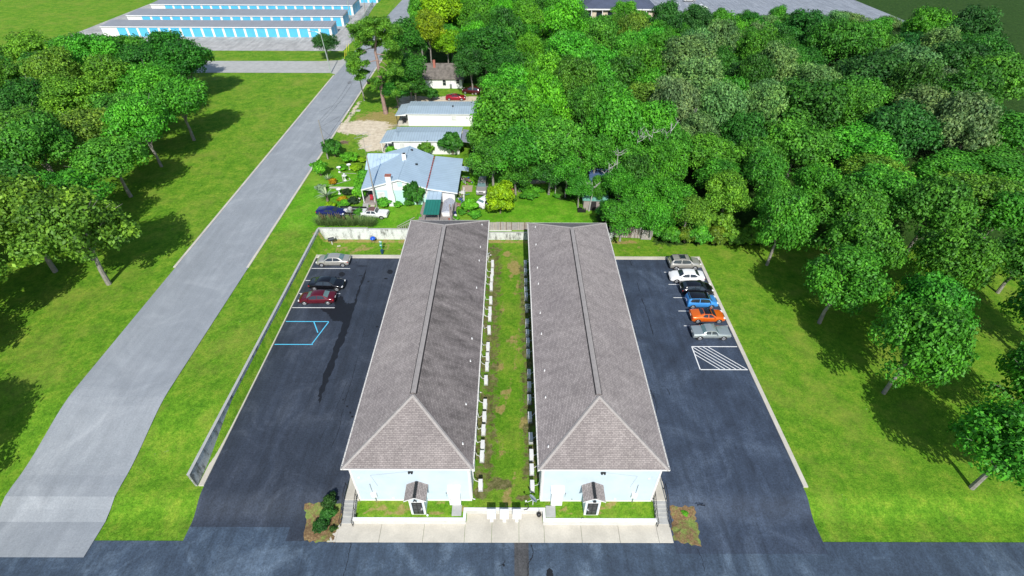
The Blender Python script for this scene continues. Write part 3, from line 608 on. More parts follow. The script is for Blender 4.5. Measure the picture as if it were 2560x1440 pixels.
dish(1221, 648, 'grey satellite dish at the far back corner of building A', .8, math.radians(40))
t = MB(); t.tube([(0, 0, .1), (.15, .1, .16), (.3, .05, .2), (.35, -.15, .12), (.2, -.3, .06), (-.1, -.35, .04)], .03, 6)
tag(t.build('loose_cable', 'black', loc=at(1312, 1266, 0)), 'black loose cable coiled on the dirt behind the right mailbox', 'cable')
for px, py, lab in ((1069, 1289, 'small white cover in the lawn beside the A porch'), (1456.5, 1299, 'small white cover at the lawn edge beside the B porch')):
    o = MB().lathe([(.09, 0), (.1, .12), (.06, .17)], 10).build('drain_cap', 'white', loc=at(px, py, 0)); tag(o, lab, 'drain cap')
# pads in front of the closets
for ob, x in ((A, at(1141, 1275, 0).x), (B, at(1377, 1280, 0).x)):
    pass
for (pts, lab) in (([(1131, 1263), (1155, 1263), (1153, 1290), (1129, 1290)], 0), ([(1364, 1265), (1388, 1265), (1389, 1294), (1365, 1294)], 0)):
    a = [at(u, v, 0) for u, v in pts]; tag(MB().slab([(q.x, q.y, .07) for q in (a[3], a[2], a[1], a[0])], .12).build('closet_pad', 'concg', bevel=.01), kind='structure')
# ------------------------------------------------------------------ rear walls and fences
t = thing('block_wall', 'long stained white block retaining wall behind the lots', 'wall', (0, 64.2, 0))
wm = MB(); wm.box(-29.1, -21.6, -.1, .12, -.1, 1.96); wm.box(-21.59, -13.5, -.09, .12, -.1, 1.85); wm.box(-13.49, 15.6, -.08, .12, -.1, 1.3)
wm.build('wall_face', 'block', t)
cm = MB(); cm.box(-29.14, -21.6, -.13, .15, 1.963, 2.01); cm.box(-21.58, -13.5, -.12, .15, 1.853, 1.9); cm.box(-13.48, 15.64, -.11, .15, 1.303, 1.35); cm.build('coping', 'concg', t)
t = thing('side_wall', 'stained white block wall running forward along the left lot edge', 'wall', (-29.1, 44, 0))
MB().box(-.1, .1, -20, 20.08, -.1, 1.94).build('wall_face', 'block', t); MB().box(-.14, .14, -20, 20.05, 1.943, 1.99).build('coping', 'concg', t)
def picket(x0, x1, y0, y1, z, h, label, lean=.02, rails=True, missing=()):
    t = thing('wooden_fence', label, 'fence', (x0, y0, z)); d = Vector((x1-x0, y1-y0, 0)); L = d.length; d.normalize(); nn = Vector((-d.y, d.x, 0)); n = int(L/.15)
    m = MB(); rr = random.Random(int(x0*10))
    hh = 0
    for k in range(n):
        if k in missing: continue
        if k % 9 == 0: hh = rr.uniform(-.06, .06)
        a = d*(k*.15+.07); tp = h+hh+rr.uniform(-.03, .03); lx = rr.uniform(-lean, lean)
        A_ = a-d*.066; B_ = a+d*.066; th = nn*.02
        m.add([A_-th, B_-th, B_+th, A_+th, A_-th+d*lx+Vector((0, 0, tp)), B_-th+d*lx+Vector((0, 0, tp)), B_+th+d*lx+Vector((0, 0, tp)), A_+th+d*lx+Vector((0, 0, tp))], [(4, 5, 6, 7), (0, 1, 5, 4), (1, 2, 6, 5), (2, 3, 7, 6), (3, 0, 4, 7)], rr.choice((0, 0, 1, 1, 2)))
    m.build('pickets', [mat('picket grey', (.36, .33, .32), .9, scale=3), mat('picket tan', (.42, .37, .33), .9, scale=3), mat('picket brown', (.24, .18, .16), .9, scale=3)], t)
    if rails:
        r = MB()
        for zz in (.3, h*.55, h-.2):
            q = [nn*s-Vector((0, 0, 0)) for s in (.025, .07)]
            r.add([q[0]+Vector((0, 0, zz)), q[1]+Vector((0, 0, zz)), q[1]+d*L+Vector((0, 0, zz)), q[0]+d*L+Vector((0, 0, zz)), q[0]+Vector((0, 0, zz+.09)), q[1]+Vector((0, 0, zz+.09)), q[1]+d*L+Vector((0, 0, zz+.09)), q[0]+d*L+Vector((0, 0, zz+.09))], [(4, 5, 6, 7), (0, 1, 5, 4), (2, 3, 7, 6)])
        r.build('rail', 'wood', t)
    for k in range(int(L/2.4)+1):
        q = d*min(L, k*2.4)+nn*.09; MB().box(q.x-.05, q.x+.05, q.y-.05, q.y+.05, 0, h-.05).build('post', 'wood', t)
    return t
picket(-3.6, 2.9, 64.55, 64.55, 1.25, 1.65, 'weathered wooden fence on the wall between the two long roofs')
bb = MB(); bb.cbox((0, 0, 0), (3.4, .05, .1)); tag(bb.build('fallen_board', 'trim', loc=(-1.6, 64.42, 1.5)), 'long pale board lying against the foot of the middle fence', 'board')
picket(15.1, 20.0, 65.0, 64.6, .05, 1.95, 'grey wooden fence right of building B roof beside the wood', .06)
picket(20.02, 21.6, 64.3, 64.2, .05, 1.75, 'short offset grey fence panel with pale rails at the wood edge', .02)
# ------------------------------------------------------------------ cars
def paint(name, col, rough=.25, metal=.2):
    m, nt, b = node_mat(name); a = ramp(nt, noise(nt, 1.2, 3), [(.3, tuple(c*.93 for c in col)), (.7, col)]); nt.links.new(a, b.inputs['Base Color'])
    b.inputs['Roughness'].default_value = rough; b.inputs['Metallic'].default_value = metal; b.inputs['Coat Weight'].default_value = .6; b.inputs['Coat Roughness'].default_value = .08; return m
ST = { # x, half width factor, bottom z, belt z, top z, roof half width factor
 'sedan': [(-2.36,.78,.36,.7,.72,.6),(-2.3,.9,.26,.86,.92,.7),(-2.05,.96,.22,.95,1.02,.76),(-1.6,1,.2,.98,1.06,.78),(-.98,1,.2,.96,1.38,.62),(-.4,1,.2,.95,1.44,.62),(.2,1,.2,.94,1.43,.62),(.55,1,.2,.93,1.36,.63),(1.2,1,.2,.92,.99,.8),(1.75,.98,.21,.84,.92,.78),(2.1,.93,.23,.72,.8,.7),(2.3,.84,.27,.58,.64,.6),(2.38,.7,.34,.5,.53,.5)],
 'coupe': [(-2.3,.8,.36,.74,.78,.6),(-2.22,.92,.26,.92,.98,.72),(-1.85,.99,.2,.96,1.04,.76),(-1.2,1,.2,.96,1.22,.66),(-.6,1,.2,.93,1.33,.6),(0,1,.2,.92,1.35,.6),(.35,1,.2,.91,1.28,.62),(1.05,1,.2,.9,.97,.8),(1.8,.98,.21,.82,.9,.78),(2.15,.92,.23,.7,.78,.7),(2.33,.78,.3,.55,.6,.55)],
 'hatch': [(-2.0,.84,.36,.8,.84,.66),(-1.95,.93,.26,.95,1.02,.74),(-1.75,.98,.22,1.0,1.2,.7),(-1.35,1,.2,1.0,1.46,.66),(-.7,1,.2,.98,1.52,.66),(0,1,.2,.96,1.52,.66),(.5,1,.2,.94,1.44,.66),(1.15,1,.2,.93,1.02,.8),(1.6,.98,.21,.86,.94,.78),(1.9,.93,.23,.74,.8,.7),(2.05,.8,.28,.58,.62,.56)],
 'suv': [(-2.24,.88,.42,.9,.94,.7),(-2.2,.95,.32,1.02,1.1,.76),(-2.1,.98,.28,1.08,1.35,.74),(-1.85,1,.27,1.1,1.68,.7),(-1.0,1,.27,1.1,1.74,.7),(-.2,1,.27,1.09,1.74,.7),(.35,1,.27,1.08,1.68,.7),(.95,1,.27,1.06,1.16,.82),(1.6,.99,.28,1.0,1.08,.82),(2.0,.96,.3,.9,.98,.78),(2.18,.88,.36,.7,.74,.68)],
 'box': [(-1.98,.9,.34,.9,.95,.74),(-1.95,.96,.26,1.0,1.12,.78),(-1.86,.99,.24,1.04,1.5,.76),(-1.7,1,.24,1.05,1.62,.74),(-.8,1,.22,1.02,1.64,.74),(0,1,.22,1.0,1.63,.74),(.65,1,.22,.98,1.56,.74),(1.15,1,.22,.97,1.08,.82),(1.6,.99,.23,.93,1.02,.8),(1.9,.95,.25,.8,.86,.74),(2.02,.84,.3,.62,.66,.6)],
 'classic': [(-2.3,.9,.36,.74,.78,.8),(-2.24,.96,.3,.88,.92,.84),(-1.5,.98,.28,.92,.97,.84),(-1.15,1,.28,.92,1.0,.8),(-.75,1,.28,.92,1.38,.72),(-.2,1,.28,.92,1.42,.72),(.35,1,.28,.92,1.38,.72),(.8,1,.28,.91,.97,.8),(1.6,.99,.28,.88,.94,.84),(2.2,.96,.3,.84,.88,.84),(2.3,.92,.36,.7,.72,.8)],
}
ROOFR = {'sedan': (4, 7), 'coupe': (4, 6), 'hatch': (3, 6), 'suv': (3, 6), 'box': (3, 6), 'classic': (4, 6)}
def make_car(name, label, style, W, p, loc, rz, cat='car', group=None, roofmat=None, glass='glass', rails=False, wheelr=.33, trunk_dark=False, sx=1.0, plate=True, hoodmat=None):
    t = thing(name, label, cat, loc, rz, group); S = ST[style]; hw = W/2; r0, r1 = ROOFR[style]
    rows = []
    for x, wf, zb, zbelt, zt, rf in S:
        w = hw*wf; x *= sx
        rows.append([(x, w*.86, zb), (x, w*.98, zb+.12), (x, w, (zb+zbelt)/2+.03), (x, w*.985, zbelt-.06), (x, w*.93, zbelt), (x, hw*rf+(.0), zt-.035*(1 if zt-zbelt > .2 else .6)), (x, hw*rf*.8, zt-.008), (x, 0, zt)])
    n = len(rows[0]); m = MB(); V = []
    for r in rows: V += r + [(a, -b, c) for a, b, c in reversed(r[:-1])]
    k = 2*n-1; Fs = []; Mi = []
    for i in range(len(rows)-1):
        for j in range(k-1):
            Fs.append((i*k+j, i*k+j+1, (i+1)*k+j+1, (i+1)*k+j)); top = (j in (n-3, n-2, n-1, n)); Mi.append(1 if (roofmat and top and r0 <= i < r1) else 0)
        Fs.append((i*k+k-1, i*k, (i+1)*k, (i+1)*k+k-1)); Mi.append(0)
    Fs += [tuple(range(k-1, -1, -1)), tuple((len(rows)-1)*k+j for j in range(k))]; Mi += [0, 0]
    m.add(V, Fs); m.mi = Mi; body = m.build('body', [p, roofmat or p], t, smooth=True)
    # windscreen and rear window: span rows; build from belt edge to roof edge across
    def across(ib, it, nm):
        b = rows[ib][5]; c = rows[it][5]; q = [Vector((b[0], b[1]*.96, rows[ib][5][2]+.0)), Vector((c[0], c[1]*.93, c[2])), Vector((c[0], 0, rows[it][7][2])), Vector((b[0], 0, rows[ib][7][2])), ]
        g = MB(); v = []
        for f1 in (.06, .9):
            for f2 in (1, .5, 0, -.5, -1):
                e0 = q[0].lerp(q[1], f1); c0 = q[3].lerp(q[2], f1); pt = c0.lerp(Vector((e0.x, e0.y, e0.z)), abs(f2)); pt.y *= (1 if f2 >= 0 else -1); pt.z += (.02 if abs(f2) == .5 else 0)
                v.append(pt)
        d = (v[7]-v[2]).normalized(); nrm = Vector((-d.z, 0, d.x)); nrm = nrm if nrm.z > 0 else -nrm
        v = [a+nrm*.014 for a in v]; g.add(v, [(j, j+1, j+6, j+5) for j in range(4)]); g.build(nm, glass, t, smooth=True)
    across(r1+1, r1, 'windscreen'); across(r0-1, r0, 'rear_window')
    for sg in (1, -1):
        up = [Vector(rows[i][5]) for i in range(r0, r1+1)]; lo0 = Vector(rows[r0-1][4]); lo1 = Vector(rows[r1+1][4])
        lo = [Vector(rows[i][4]) for i in range(r0-1, r1+2)]
        a = lo0.lerp(up[0], .12)+(lo[1]-lo0)*.35; b = lo1.lerp(up[-1], .12)+(lo[-2]-lo1)*.3
        poly_lo = [a]+lo[1:-1]+[b]; poly_up = [u.lerp(l, .12) for u, l in zip(up, lo[1:-1])]
        xs_ = (a.x, b.x); mid = (up[0].x+up[-1].x)/2+.02
        for nm, xa, xb in (('side_window', a.x, mid-.05), ('side_window', mid+.05, b.x)):
            def zat(poly, x):
                if x <= poly[0].x: return poly[0]
                for u, v in zip(poly[:-1], poly[1:]):
                    if u.x <= x <= v.x: return u.lerp(v, (x-u.x)/(v.x-u.x+1e-9))
                return poly[-1]
            g = MB(); Nn = 5; vs = []
            topx0, topx1 = poly_up[0].x, poly_up[-1].x
            for q in range(Nn+1):
                x = xa+(xb-xa)*q/Nn; l = zat(poly_lo, x)+Vector((0, -.0, .045)); u = zat(poly_up, min(max(x, topx0), topx1))
                if x < topx0: u = l.lerp(poly_up[0], (x-a.x)/(topx0-a.x+1e-9)); 
                if x > topx1: u = l.lerp(poly_up[-1], (b.x-x)/(b.x-topx1+1e-9))
                l = Vector((x, l.y, l.z)); u = Vector((x, u.y, u.z)); o_ = Vector((0, .02, .008))
                vs += [l+o_, u+o_]
            vs = [Vector((v.x, v.y*sg, v.z)) for v in vs]; g.add(vs, [(2*q, 2*q+2, 2*q+3, 2*q+1) for q in range(Nn)]); g.build(nm, 'glass', t)
    L0, L1 = S[0][0]*sx, S[-1][0]*sx
    wb = ((L0+.85*sx if style != 'box' else L0+.7), L1-.88*sx)
    for x in wb:
        for sg in (1, -1):
            ar = MB(); nn_ = 18; R = wheelr+.06; yy = sg*(hw+.006)
            ar.add([(x, yy, wheelr)]+[(x+R*math.cos(math.pi*2*q/nn_), yy, max(.18, wheelr+R*math.sin(math.pi*2*q/nn_))) for q in range(nn_)], [(0, q+1, (q+1) % nn_+1) for q in range(nn_)]); ar.build('wheel_arch', 'dgap', t)
            wl_ = MB(); ya, yb = sg*(hw-.2), sg*(hw+.02); wl_.tube([(x, ya, wheelr), (x, yb-.03*sg, wheelr), (x, yb, wheelr)], [wheelr, wheelr, wheelr-.03], 20); wh = wl_.build('wheel', 'tyre', t, smooth=True)
            rm = MB(); rm.tube([(x, yb-.01*sg, wheelr), (x, yb+.012*sg, wheelr)], [wheelr*.72, wheelr*.66], 16); ro = rm.build('rim', 'rim', wh)
    zz = S[1][3]-.08; zf = S[-3][3]-.04
    for sg in (1, -1):
        l = MB(); l.cbox((L0+.14, sg*(hw*.76), zz-.02), (.2, .32, .14)); l.build('tail_light', 'red', t, bevel=.03)
        l = MB(); l.cbox((L1-.2, sg*(hw*.7), zf-.04), (.26, .32, .11)); l.build('headlight', 'lamp', t, bevel=.03)
        mi = MB(); mi.cbox((S[r1+1][0]*sx-.25, sg*(hw+.06), S[r1+1][3]+.06), (.14, .18, .12)); mi.build('wing_mirror', p, t, bevel=.03)
    gr = MB(); gr.cbox((L1-.015, 0, S[-2][3]-.12), (.06, W*.42, .14)); gr.build('front_grille', 'black', t)
    bu = MB(); bu.cbox((L0+.05, 0, .42), (.16, W*.72, .1)); bu.cbox((L1-.06, 0, .36), (.14, W*.66, .08)); bu.build('bumper_trim', 'black', t)
    if plate: MB().cbox((L0+.0, 0, zz-.1), (.05, .32, .15)).build('number_plate', 'white', t)
    if rails:
        rr_ = MB()
        for sg in (1, -1): rr_.tube([(S[r0][0]+.1, sg*hw*.62, S[r0][4]+.05), (S[r1][0]-.1, sg*hw*.62, S[r1][4]+.06)], .025, 6)
        for x in (-1.0, -.2): rr_.tube([(x, -hw*.62, 1.79), (x, hw*.62, 1.79)], .02, 5)
        rr_.build('roof_rack', 'black', t)
        MB().cbox((-.55, 0, 1.748), (.75, .85, .02)).build('sunroof', 'glass', t)
    return t
PA = {k: paint('paint '+k, c, r, m) for k, c, r, m in (('silver', (.55, .55, .53), .3, .55), ('champagne', (.5, .48, .43), .3, .5), ('white', (.8, .8, .8), .3, 0), ('black', (.006, .006, .008), .15, 0), ('navy', (.008, .012, .1), .25, .2), ('maroon', (.12, .006, .016), .2, .3), ('red', (.3, .004, .02), .2, .3), ('sky', (.06, .3, .72), .25, .2), ('orange', (.75, .14, .01), .25, .2), ('greysilver', (.42, .47, .46), .3, .5), ('darkred', (.07, .004, .008), .25, .2), ('chalk', (.68, .68, .66), .6, 0), ('rust', (.14, .06, .05), .8, 0), ('suvgrey', (.32, .31, .3), .4, .3))}
GL, GR = 'cars parked in the left lot', 'cars parked in the right lot'
PI = math.pi
p = at(838, 655, .5); make_car('parked_car', 'pale champagne sedan in the left lot, nearest the grass', 'sedan', 1.84, PA['champagne'], (-25.45, 58.05, .03), PI, group=GL, glass='glassgreen')
make_car('parked_car', 'glossy black sedan in the left lot, nose towards building A', 'sedan', 1.84, PA['black'], (-24.85, 52.75, .03), -.03, group=GL)
make_car('parked_car', 'dark maroon sedan in the left lot below the black one', 'sedan', 1.8, PA['maroon'], (-25.35, 49.9, .03), PI+.03, group=GL, glass='glassgreen')
make_car('parked_suv', 'pale silver SUV with roof rack in the right lot corner', 'suv', 1.86, PA['champagne'], (24.85, 57.55, .03), 0, 'SUV', GR, rails=True, wheelr=.36)
make_car('parked_car', 'white sedan in the right lot facing building B', 'sedan', 1.86, PA['white'], (24.35, 54.65, .03), PI-.02, group=GR)
make_car('parked_suv', 'black hatchback SUV in the right lot between white sedan and light blue car', 'hatch', 1.84, PA['black'], (24.95, 52.0, .03), 0, 'SUV', GR, wheelr=.35, sx=1.06)
make_car('parked_car', 'light blue boxy car with black roof in the right lot', 'box', 1.8, PA['sky'], (24.9, 49.4, .03), 0, group=GR, roofmat=PA['black'])
make_car('parked_car', 'orange hatchback coupe with black roof in the right lot', 'coupe', 1.8, PA['orange'], (24.85, 46.7, .03), 0, group=GR, roofmat=PA['black'], sx=.92)
make_car('parked_car', 'grey silver sedan lowest in the right lot row', 'classic', 1.8, PA['greysilver'], (24.4, 43.75, .03), 0, group=GR, glass='glassgreen')
Z = 1.5
make_car('old_sedan', 'old white sedan with brown vinyl roof behind the reeds', 'classic', 1.75, PA['chalk'], (at(938, 541, Z).x-.15, 68.3, Z), -.06, roofmat=PA['rust'])
make_car('parked_car', 'dark navy coupe behind the reeds at the left', 'coupe', 1.85, PA['navy'], (at(832, 535, Z).x, 68.7, Z), -.12)
make_car('parked_suv', 'grey old SUV facing the yard beside the blue roofed house', 'suv', 1.8, PA['suvgrey'], (at(1206, 473, Z).x, 76.7, Z), -PI/2-.05, 'SUV', glass='glassgreen')
make_car('parked_car', 'white hatchback half hidden under the yellow green bush', 'hatch', 1.75, PA['white'], (at(1212, 515, Z).x+.4, 72.1, Z), PI/2-.65, glass='glassgreen')
make_car('parked_car', 'red coupe on the dirt behind the farther mobile home', 'coupe', 1.85, PA['red'], (-13.05, 119.4, Z), 0)
make_car('parked_van', 'dark red van in tree shade beside the white house', 'suv', 1.85, PA['darkred'], (-9.6, 123.6, Z), PI-.25, 'van')
# ------------------------------------------------------------------ grills and pet station on the left grass
p = at(831, 611, 0); t = thing('park_grill', 'black square park grill on a white post in the left grass', 'grill', (p.x, p.y, 0), .4)
MB().tube([(0, 0, 0), (0, 0, .8)], .06, 8).build('post', 'white', t)
g = MB(); g.box(-.45, .45, -.3, .3, .8, .84); g.box(-.45, -.42, -.3, .3, .84, 1.08); g.box(.42, .45, -.3, .3, .84, 1.08); g.box(-.42, .42, .27, .3, .84, 1.08); g.build('firebox', 'black', t)
r = MB()
for k in range(9): r.box(-.41, .41, -.28+k*.065, -.265+k*.065, 1.0, 1.015)
r.build('grate', 'steel', t)
p = at(934, 606, 0); t = thing('kettle_grill', 'small blue lidded grill by the white wall', 'grill', (p.x, p.y, 0))
MB().lathe([(.1, .5), (.3, .58), (.42, .72), (.42, .76), (.34, .92), (.12, 1.02)], 18).build('lid', mat('grill blue', (.01, .1, .6), .25), t, smooth=True)
for a in (.6, 2.5, 4.2, 5.4): MB().tube([(.3*math.cos(a), .3*math.sin(a), .6), (.45*math.cos(a), .45*math.sin(a), 0)], .02, 5).build('leg', 'black', t)
p = at(956, 630, 0); t = thing('pet_waste_station', 'green pet waste station post with white signs and bin', 'pet station', (p.x, p.y, 0))
gm2 = mat('station green', (.02, .28, .2), .5)
MB().cbox((0, 0, 1.0), (.08, .08, 2.0)).build('post', gm2, t); MB().cbox((0, -.06, 1.85), (.42, .02, .4)).build('sign', gm2, t)
s = MB(); s.cbox((0, -.075, 1.95), (.36, .008, .12)); s.cbox((0, -.075, 1.75), (.3, .008, .05)); s.build('sign_panel', 'white', t)
MB().cbox((0, -.12, 1.3), (.36, .16, .38)).build('dispenser', gm2, t, bevel=.02); MB().cbox((0, -.205, 1.38), (.26, .008, .1)).build('dispenser_label', 'white', t)
MB().lathe([(.17, .02), (.22, .6), (.24, .62), (.24, .66), (.1, .7)], 14, (.1, -.42, 0)).build('bin', mat('bin navy', (.01, .05, .1), .4), t)
# small litter
for a, b_ in ((847, 615.5),): tag(MB().cbox((0, 0, .03), (.5, .25, .05), .3).build('flat_stone', 'conc', loc=at(a, b_, 0)), 'pale flat stone in the grass beside the black grill', 'stone')
# ------------------------------------------------------------------ street, side street, storage yard pavement
SX0, SX1 = -46.1, -36.4
flat_poly('street', [(SX0, 55, 0), (SX1+.3, 55, 0), (SX1, 110, 0), (-36.9, 260, 0), (-43, 260, 0), (SX0, 160, 0)], 1.53, strd)
_me = MB(); _ys = list(range(18, 55, 1)) + [55.0]; _me.add([(x, y, gz(x, y)+.07) for y in _ys for x in (SX0, SX1+.3)], [(2*j, 2*j+1, 2*j+3, 2*j+2) for j in range(len(_ys)-1)]); tag(_me.build('street', strd), kind='structure')
for nm, xa in (('street_kerb', SX1), ('street_kerb', SX0-.35)):
    if xa > -40: kerb(nm, xa, xa+.35, 55, 104, .1, 1.5); kerb(nm, xa-.2, xa+.15, 106, 200, .1, 1.5)
    else: kerb(nm, xa, xa+.35, 55, 136.5, .1, 1.5)
flat_poly('side_street', rough_edge([(-110, 138.0, 0), (-47.5, 138.4, 0), (-46.0, 137, 0), (-45.9, 154, 0), (-48, 149.5, 0), (-53, 148.6, 0), (-110, 148, 0)], .05, 3), 1.534, 'concg')
yard = asphalt('yard concrete', (.38, .37, .35), (.48, .47, .45), (.28, .28, .27))
flat_poly('storage_yard', [(-140, 158, 0), (-49.5, 158.5, 0), (-49.2, 168, 0), (-52.6, 215, 0), (-54, 262, 0), (-140, 262, 0)], 1.53, yard)
for a, b_, c, d in ((809, 20, 0, 0),): pass
for k in range(3): crack([(798, 360-k*40), (840+k*8, 330-k*38)], .08, 1.5, .04)
for pts in ([(800, 372), (862, 282), (905, 225), (935, 170)], [(803, 385), (868, 285), (912, 222)]): crack(pts, .07, 1.5, .042)
flat_poly('street_patch', rough_edge([at(a, b_, 1.5) for a, b_ in ((868, 205), (878, 203), (880, 208), (870, 211))], .1, 4), 1.538, mat('patch grey', (.18, .19, .2), .85))
# garden path and front path of the blue roofed house
flat_poly('garden_path', rough_edge([at(a, b_, 1.5) for a, b_ in ((826, 467), (908, 468), (908, 474), (822, 471))], .04, 4), 1.53, 'conc')
flat_poly('garden_path', rough_edge([at(a, b_, 1.5) for a, b_ in ((929, 505), (941, 507), (934, 520), (925, 519))], .04, 4), 1.53, 'conc')
for pts in ([(822, 466), (876, 451), (873, 446)], [(847, 433), (891, 435)], [(855, 437), (859, 454)]):
    for a, b_ in zip(pts[:-1], pts[1:]): line_mark('garden_edging', at(*a, 1.5), at(*b_, 1.5), .14, 1.58, 'conc')
# ------------------------------------------------------------------ blue roofed house
rbx = ribbed('blue metal roof along y', (.4, .52, .62), 'Y', .62, .5, .05, .84); rby = ribbed('blue metal roof along x', (.42, .54, .64), 'X', .62, .5, .05, .84)
mint = siding('mint siding', (.5, .78, .7), .22); whs = siding('white siding', (.8, .8, .78), .25)
def win(parent, x, y, z, w_, h_, face='-y', m='glass', name='window', fr_m='trim'):
    """window on a wall looking to -y (or to -x / +x)"""
    f = MB(); g = MB()
    if face == '-y':
        f.box(x-w_/2-.08, x+w_/2+.08, y-.05, y-.002, z-.08, z+h_+.08); g.box(x-w_/2, x+w_/2, y-.062, y-.052, z, z+h_/2-.02); g.box(x-w_/2, x+w_/2, y-.062, y-.052, z+h_/2+.02, z+h_)
    else:
        s = 1 if face == '+x' else -1; xa, xb = sorted((x+.002*s, x+.05*s)); f.box(xa, xb, y-w_/2-.08, y+w_/2+.08, z-.08, z+h_+.08)
        xa, xb = sorted((x+.052*s, x+.062*s)); g.box(xa, xb, y-w_/2, y+w_/2, z, z+h_)
    fo = f.build(name, fr_m, parent); g.build('pane', m, fo); return fo
blind = mat('blind', (.62, .62, .6), .5)
hx, hy = -17.8, 71.95
t = thing('blue_roof_house', 'mint and white cottage with light blue metal roof and tall white chimney', 'house', (hx, hy, 1.5))
L = 11.6; wl, wr, we = -4.3, 8.9, 2.75
MB().box(wl, 4.1, 0, L-.2, 0, 2.6).build('wall', mint, t)
gb = MB(); gb.add([(wl-.0, -.012, 2.6), (4.1, -.012, 2.6), (4.1, -.012, 2.95), (.1, -.012, 4.62), (wl, -.012, 3.1)], [(0, 1, 2, 3, 4)]); MB().add([(wl, L-.2, 2.6), (4.1, L-.2, 2.6), (4.1, L-.2, 2.9), (.1, L-.2, 4.6), (wl, L-.2, 3.1)], [(4, 3, 2, 1, 0)]).build('gable', whs, t)
gb.add([(wl-1.7, -.01, 2.55), (wl, -.01, 2.55), (wl, -.01, 3.1), (wl-1.75, -.01, 2.98)], [(0, 1, 2, 3)]); gb.build('gable', whs, t)
MB().box(4.12, wr-.2, .1, L-.1, 0, 2.35).build('side_addition', whs, t)
rf = bpy.data.objects.new('roof', None)
def rslab(parent, nm, pts, m, th=.09): return MB().slab([Vector(p) for p in pts], th).build(nm, m, parent)
C.objects.link(rf); rf.parent = t
ya, yb = -.42, L+.1
rslab(rf, 'main_slope', [(.1, ya, 4.78), (4.35, ya, 3.3), (4.1, yb, 3.0), (.1, yb, 4.78)], rbx)
rslab(rf, 'main_slope', [(wl-.05, ya, 3.5), (.1, ya, 4.78), (.1, yb, 4.78), (wl-.05, yb, 3.5)], rbx)
rslab(rf, 'porch_slope', [(wl-1.75, ya, 2.98), (wl-.05, ya, 3.48), (wl-.05, 7.4, 3.48), (wl-2.2, 7.4, 2.9)], rbx)
rslab(rf, 'addition_slope', [(4.42, ya, 3.22), (wr+.35, ya, 2.45), (wr+.35, yb-.1, 2.45), (4.42, yb-.1, 2.95)], rbx)
rslab(rf, 'awning_slope', [(wr+.36, 7.2, 2.5), (wr+1.6, 7.2, 2.35), (wr+1.6, 8.7, 2.35), (wr+.36, 8.7, 2.5)], rbx)
# cross gable at the left
rslab(rf, 'cross_slope', [(-6.9, 6.3, 3.0), (-4.5, 6.3, 3.0), (-1.35, 9.35, 4.45), (-6.85, 9.35, 4.45)], rby); rslab(rf, 'cross_slope', [(-6.85, 9.36, 4.45), (-1.35, 9.36, 4.45), (-3.2, 11.9, 3.3), (-6.85, 11.9, 3.3)], rby)
MB().box(-6.5, -4.32, 7.3, 11.2, 0, 2.85).build('wing_wall', mint, t)
lm = MB(); lm.cbox((-4.33, (ya+yb)/2-2.1, 3.53), (.09, yb-ya-4.4, .04)); lm.build('roof_crease', mat('crease blue', (.12, .25, .42), .6), rf)
sm_ = MB()
for k in range(26):
    f = k/26; sm_.cbox((4.42-.15*f, ya+.2+f*(yb-ya-.3), 3.32-.22*f), (.2, .3, .06), mi=k % 2)
sm_.build('red_flashing', [mat('red flash', (.4, .09, .09), .7), mat('dark flash', (.12, .06, .06), .8)], rf)
rc = MB(); rc.tube([(.1, ya, 4.8), (.1, yb, 4.8)], .05, 6); rc.build('ridge_cap', rbx, rf)
MB().box(wl-.05, .1, ya-.03, ya-.005, 3.4, 3.5)
fa = MB()
for p, q in (((wl-1.75, 2.93), (wl-.05, 3.42)), ((wl-.05, 3.42), (.1, 4.72)), ((.1, 4.72), (4.35, 3.22)), ((4.42, 3.16), (wr+.35, 2.4))):
    fa.add([(p[0], ya-.02, p[1]), (q[0], ya-.02, q[1]), (q[0], ya-.02, q[1]-.2), (p[0], ya-.02, p[1]-.2)], [(0, 3, 2, 1)])
fa.build('bargeboard', 'white', rf)
ch = MB(); ch.add([(-1.95, -.62, 0), (-.85, -.62, 0), (-.85, -.05, 0), (-1.95, -.05, 0), (-1.95, -.62, 1.7), (-.85, -.62, 1.7), (-.85, -.05, 1.7), (-1.95, -.05, 1.7), (-1.85, -.6, 2.5), (-1.0, -.6, 2.5), (-1.0, -.05, 2.5), (-1.85, -.05, 2.5), (-1.85, -.6, 5.3), (-1.0, -.6, 5.3), (-1.0, -.05, 5.3), (-1.85, -.05, 5.3)], [(i*4+a, i*4+(a+1) % 4, i*4+4+(a+1) % 4, i*4+4+a) for i in range(3) for a in range(4)]+[(12, 13, 14, 15)])
cho = ch.build('chimney', 'white', t); c2 = MB()
for a, b, c_, d in ((-1.9, -.95, -.65, -.55), (-1.9, -.95, -.1, .0), (-1.9, -1.8, -.55, -.1), (-1.05, -.95, -.55, -.1)): c2.box(a, b, c_, d, 5.302, 5.5)
c2.build('chimney_cap', mat('brick red', (.35, .13, .1), .9), cho); MB().box(-1.8, -1.05, -.55, -.1, 5.303, 5.33).build('flue', 'dgap', cho)
MB().box(-.35, .3, 6.3, 6.95, 4.3, 5.75).build('flue_stack', 'white', rf); MB().box(-.25, .2, 6.4, 6.85, 5.753, 5.8).build('flue_hole', 'dgap', rf)
for a, b_, c_ in ((.6, 10.4, 4.62), (2.0, 6.0, 4.15)): MB().cbox((a, b_, c_), (.4, .3, .2)).build('roof_vent', 'black', rf)
for x in (-3.1, 1.3): win(t, x, 0, .75, .95, 1.45, m=blind)
win(t, 3.2, 0, 1.3, .9, .8); win(t, 0.15, -.02, 3.3, .8, .75, m=mint, name='gable_vent')
for yy in (2.5, 5.5): win(t, wl, yy, .8, .9, 1.4, '-x')
cr_ = MB()
for x in (wl, 4.1): cr_.box(x-.08, x+.08, -.03, -.004, 0, 2.6)
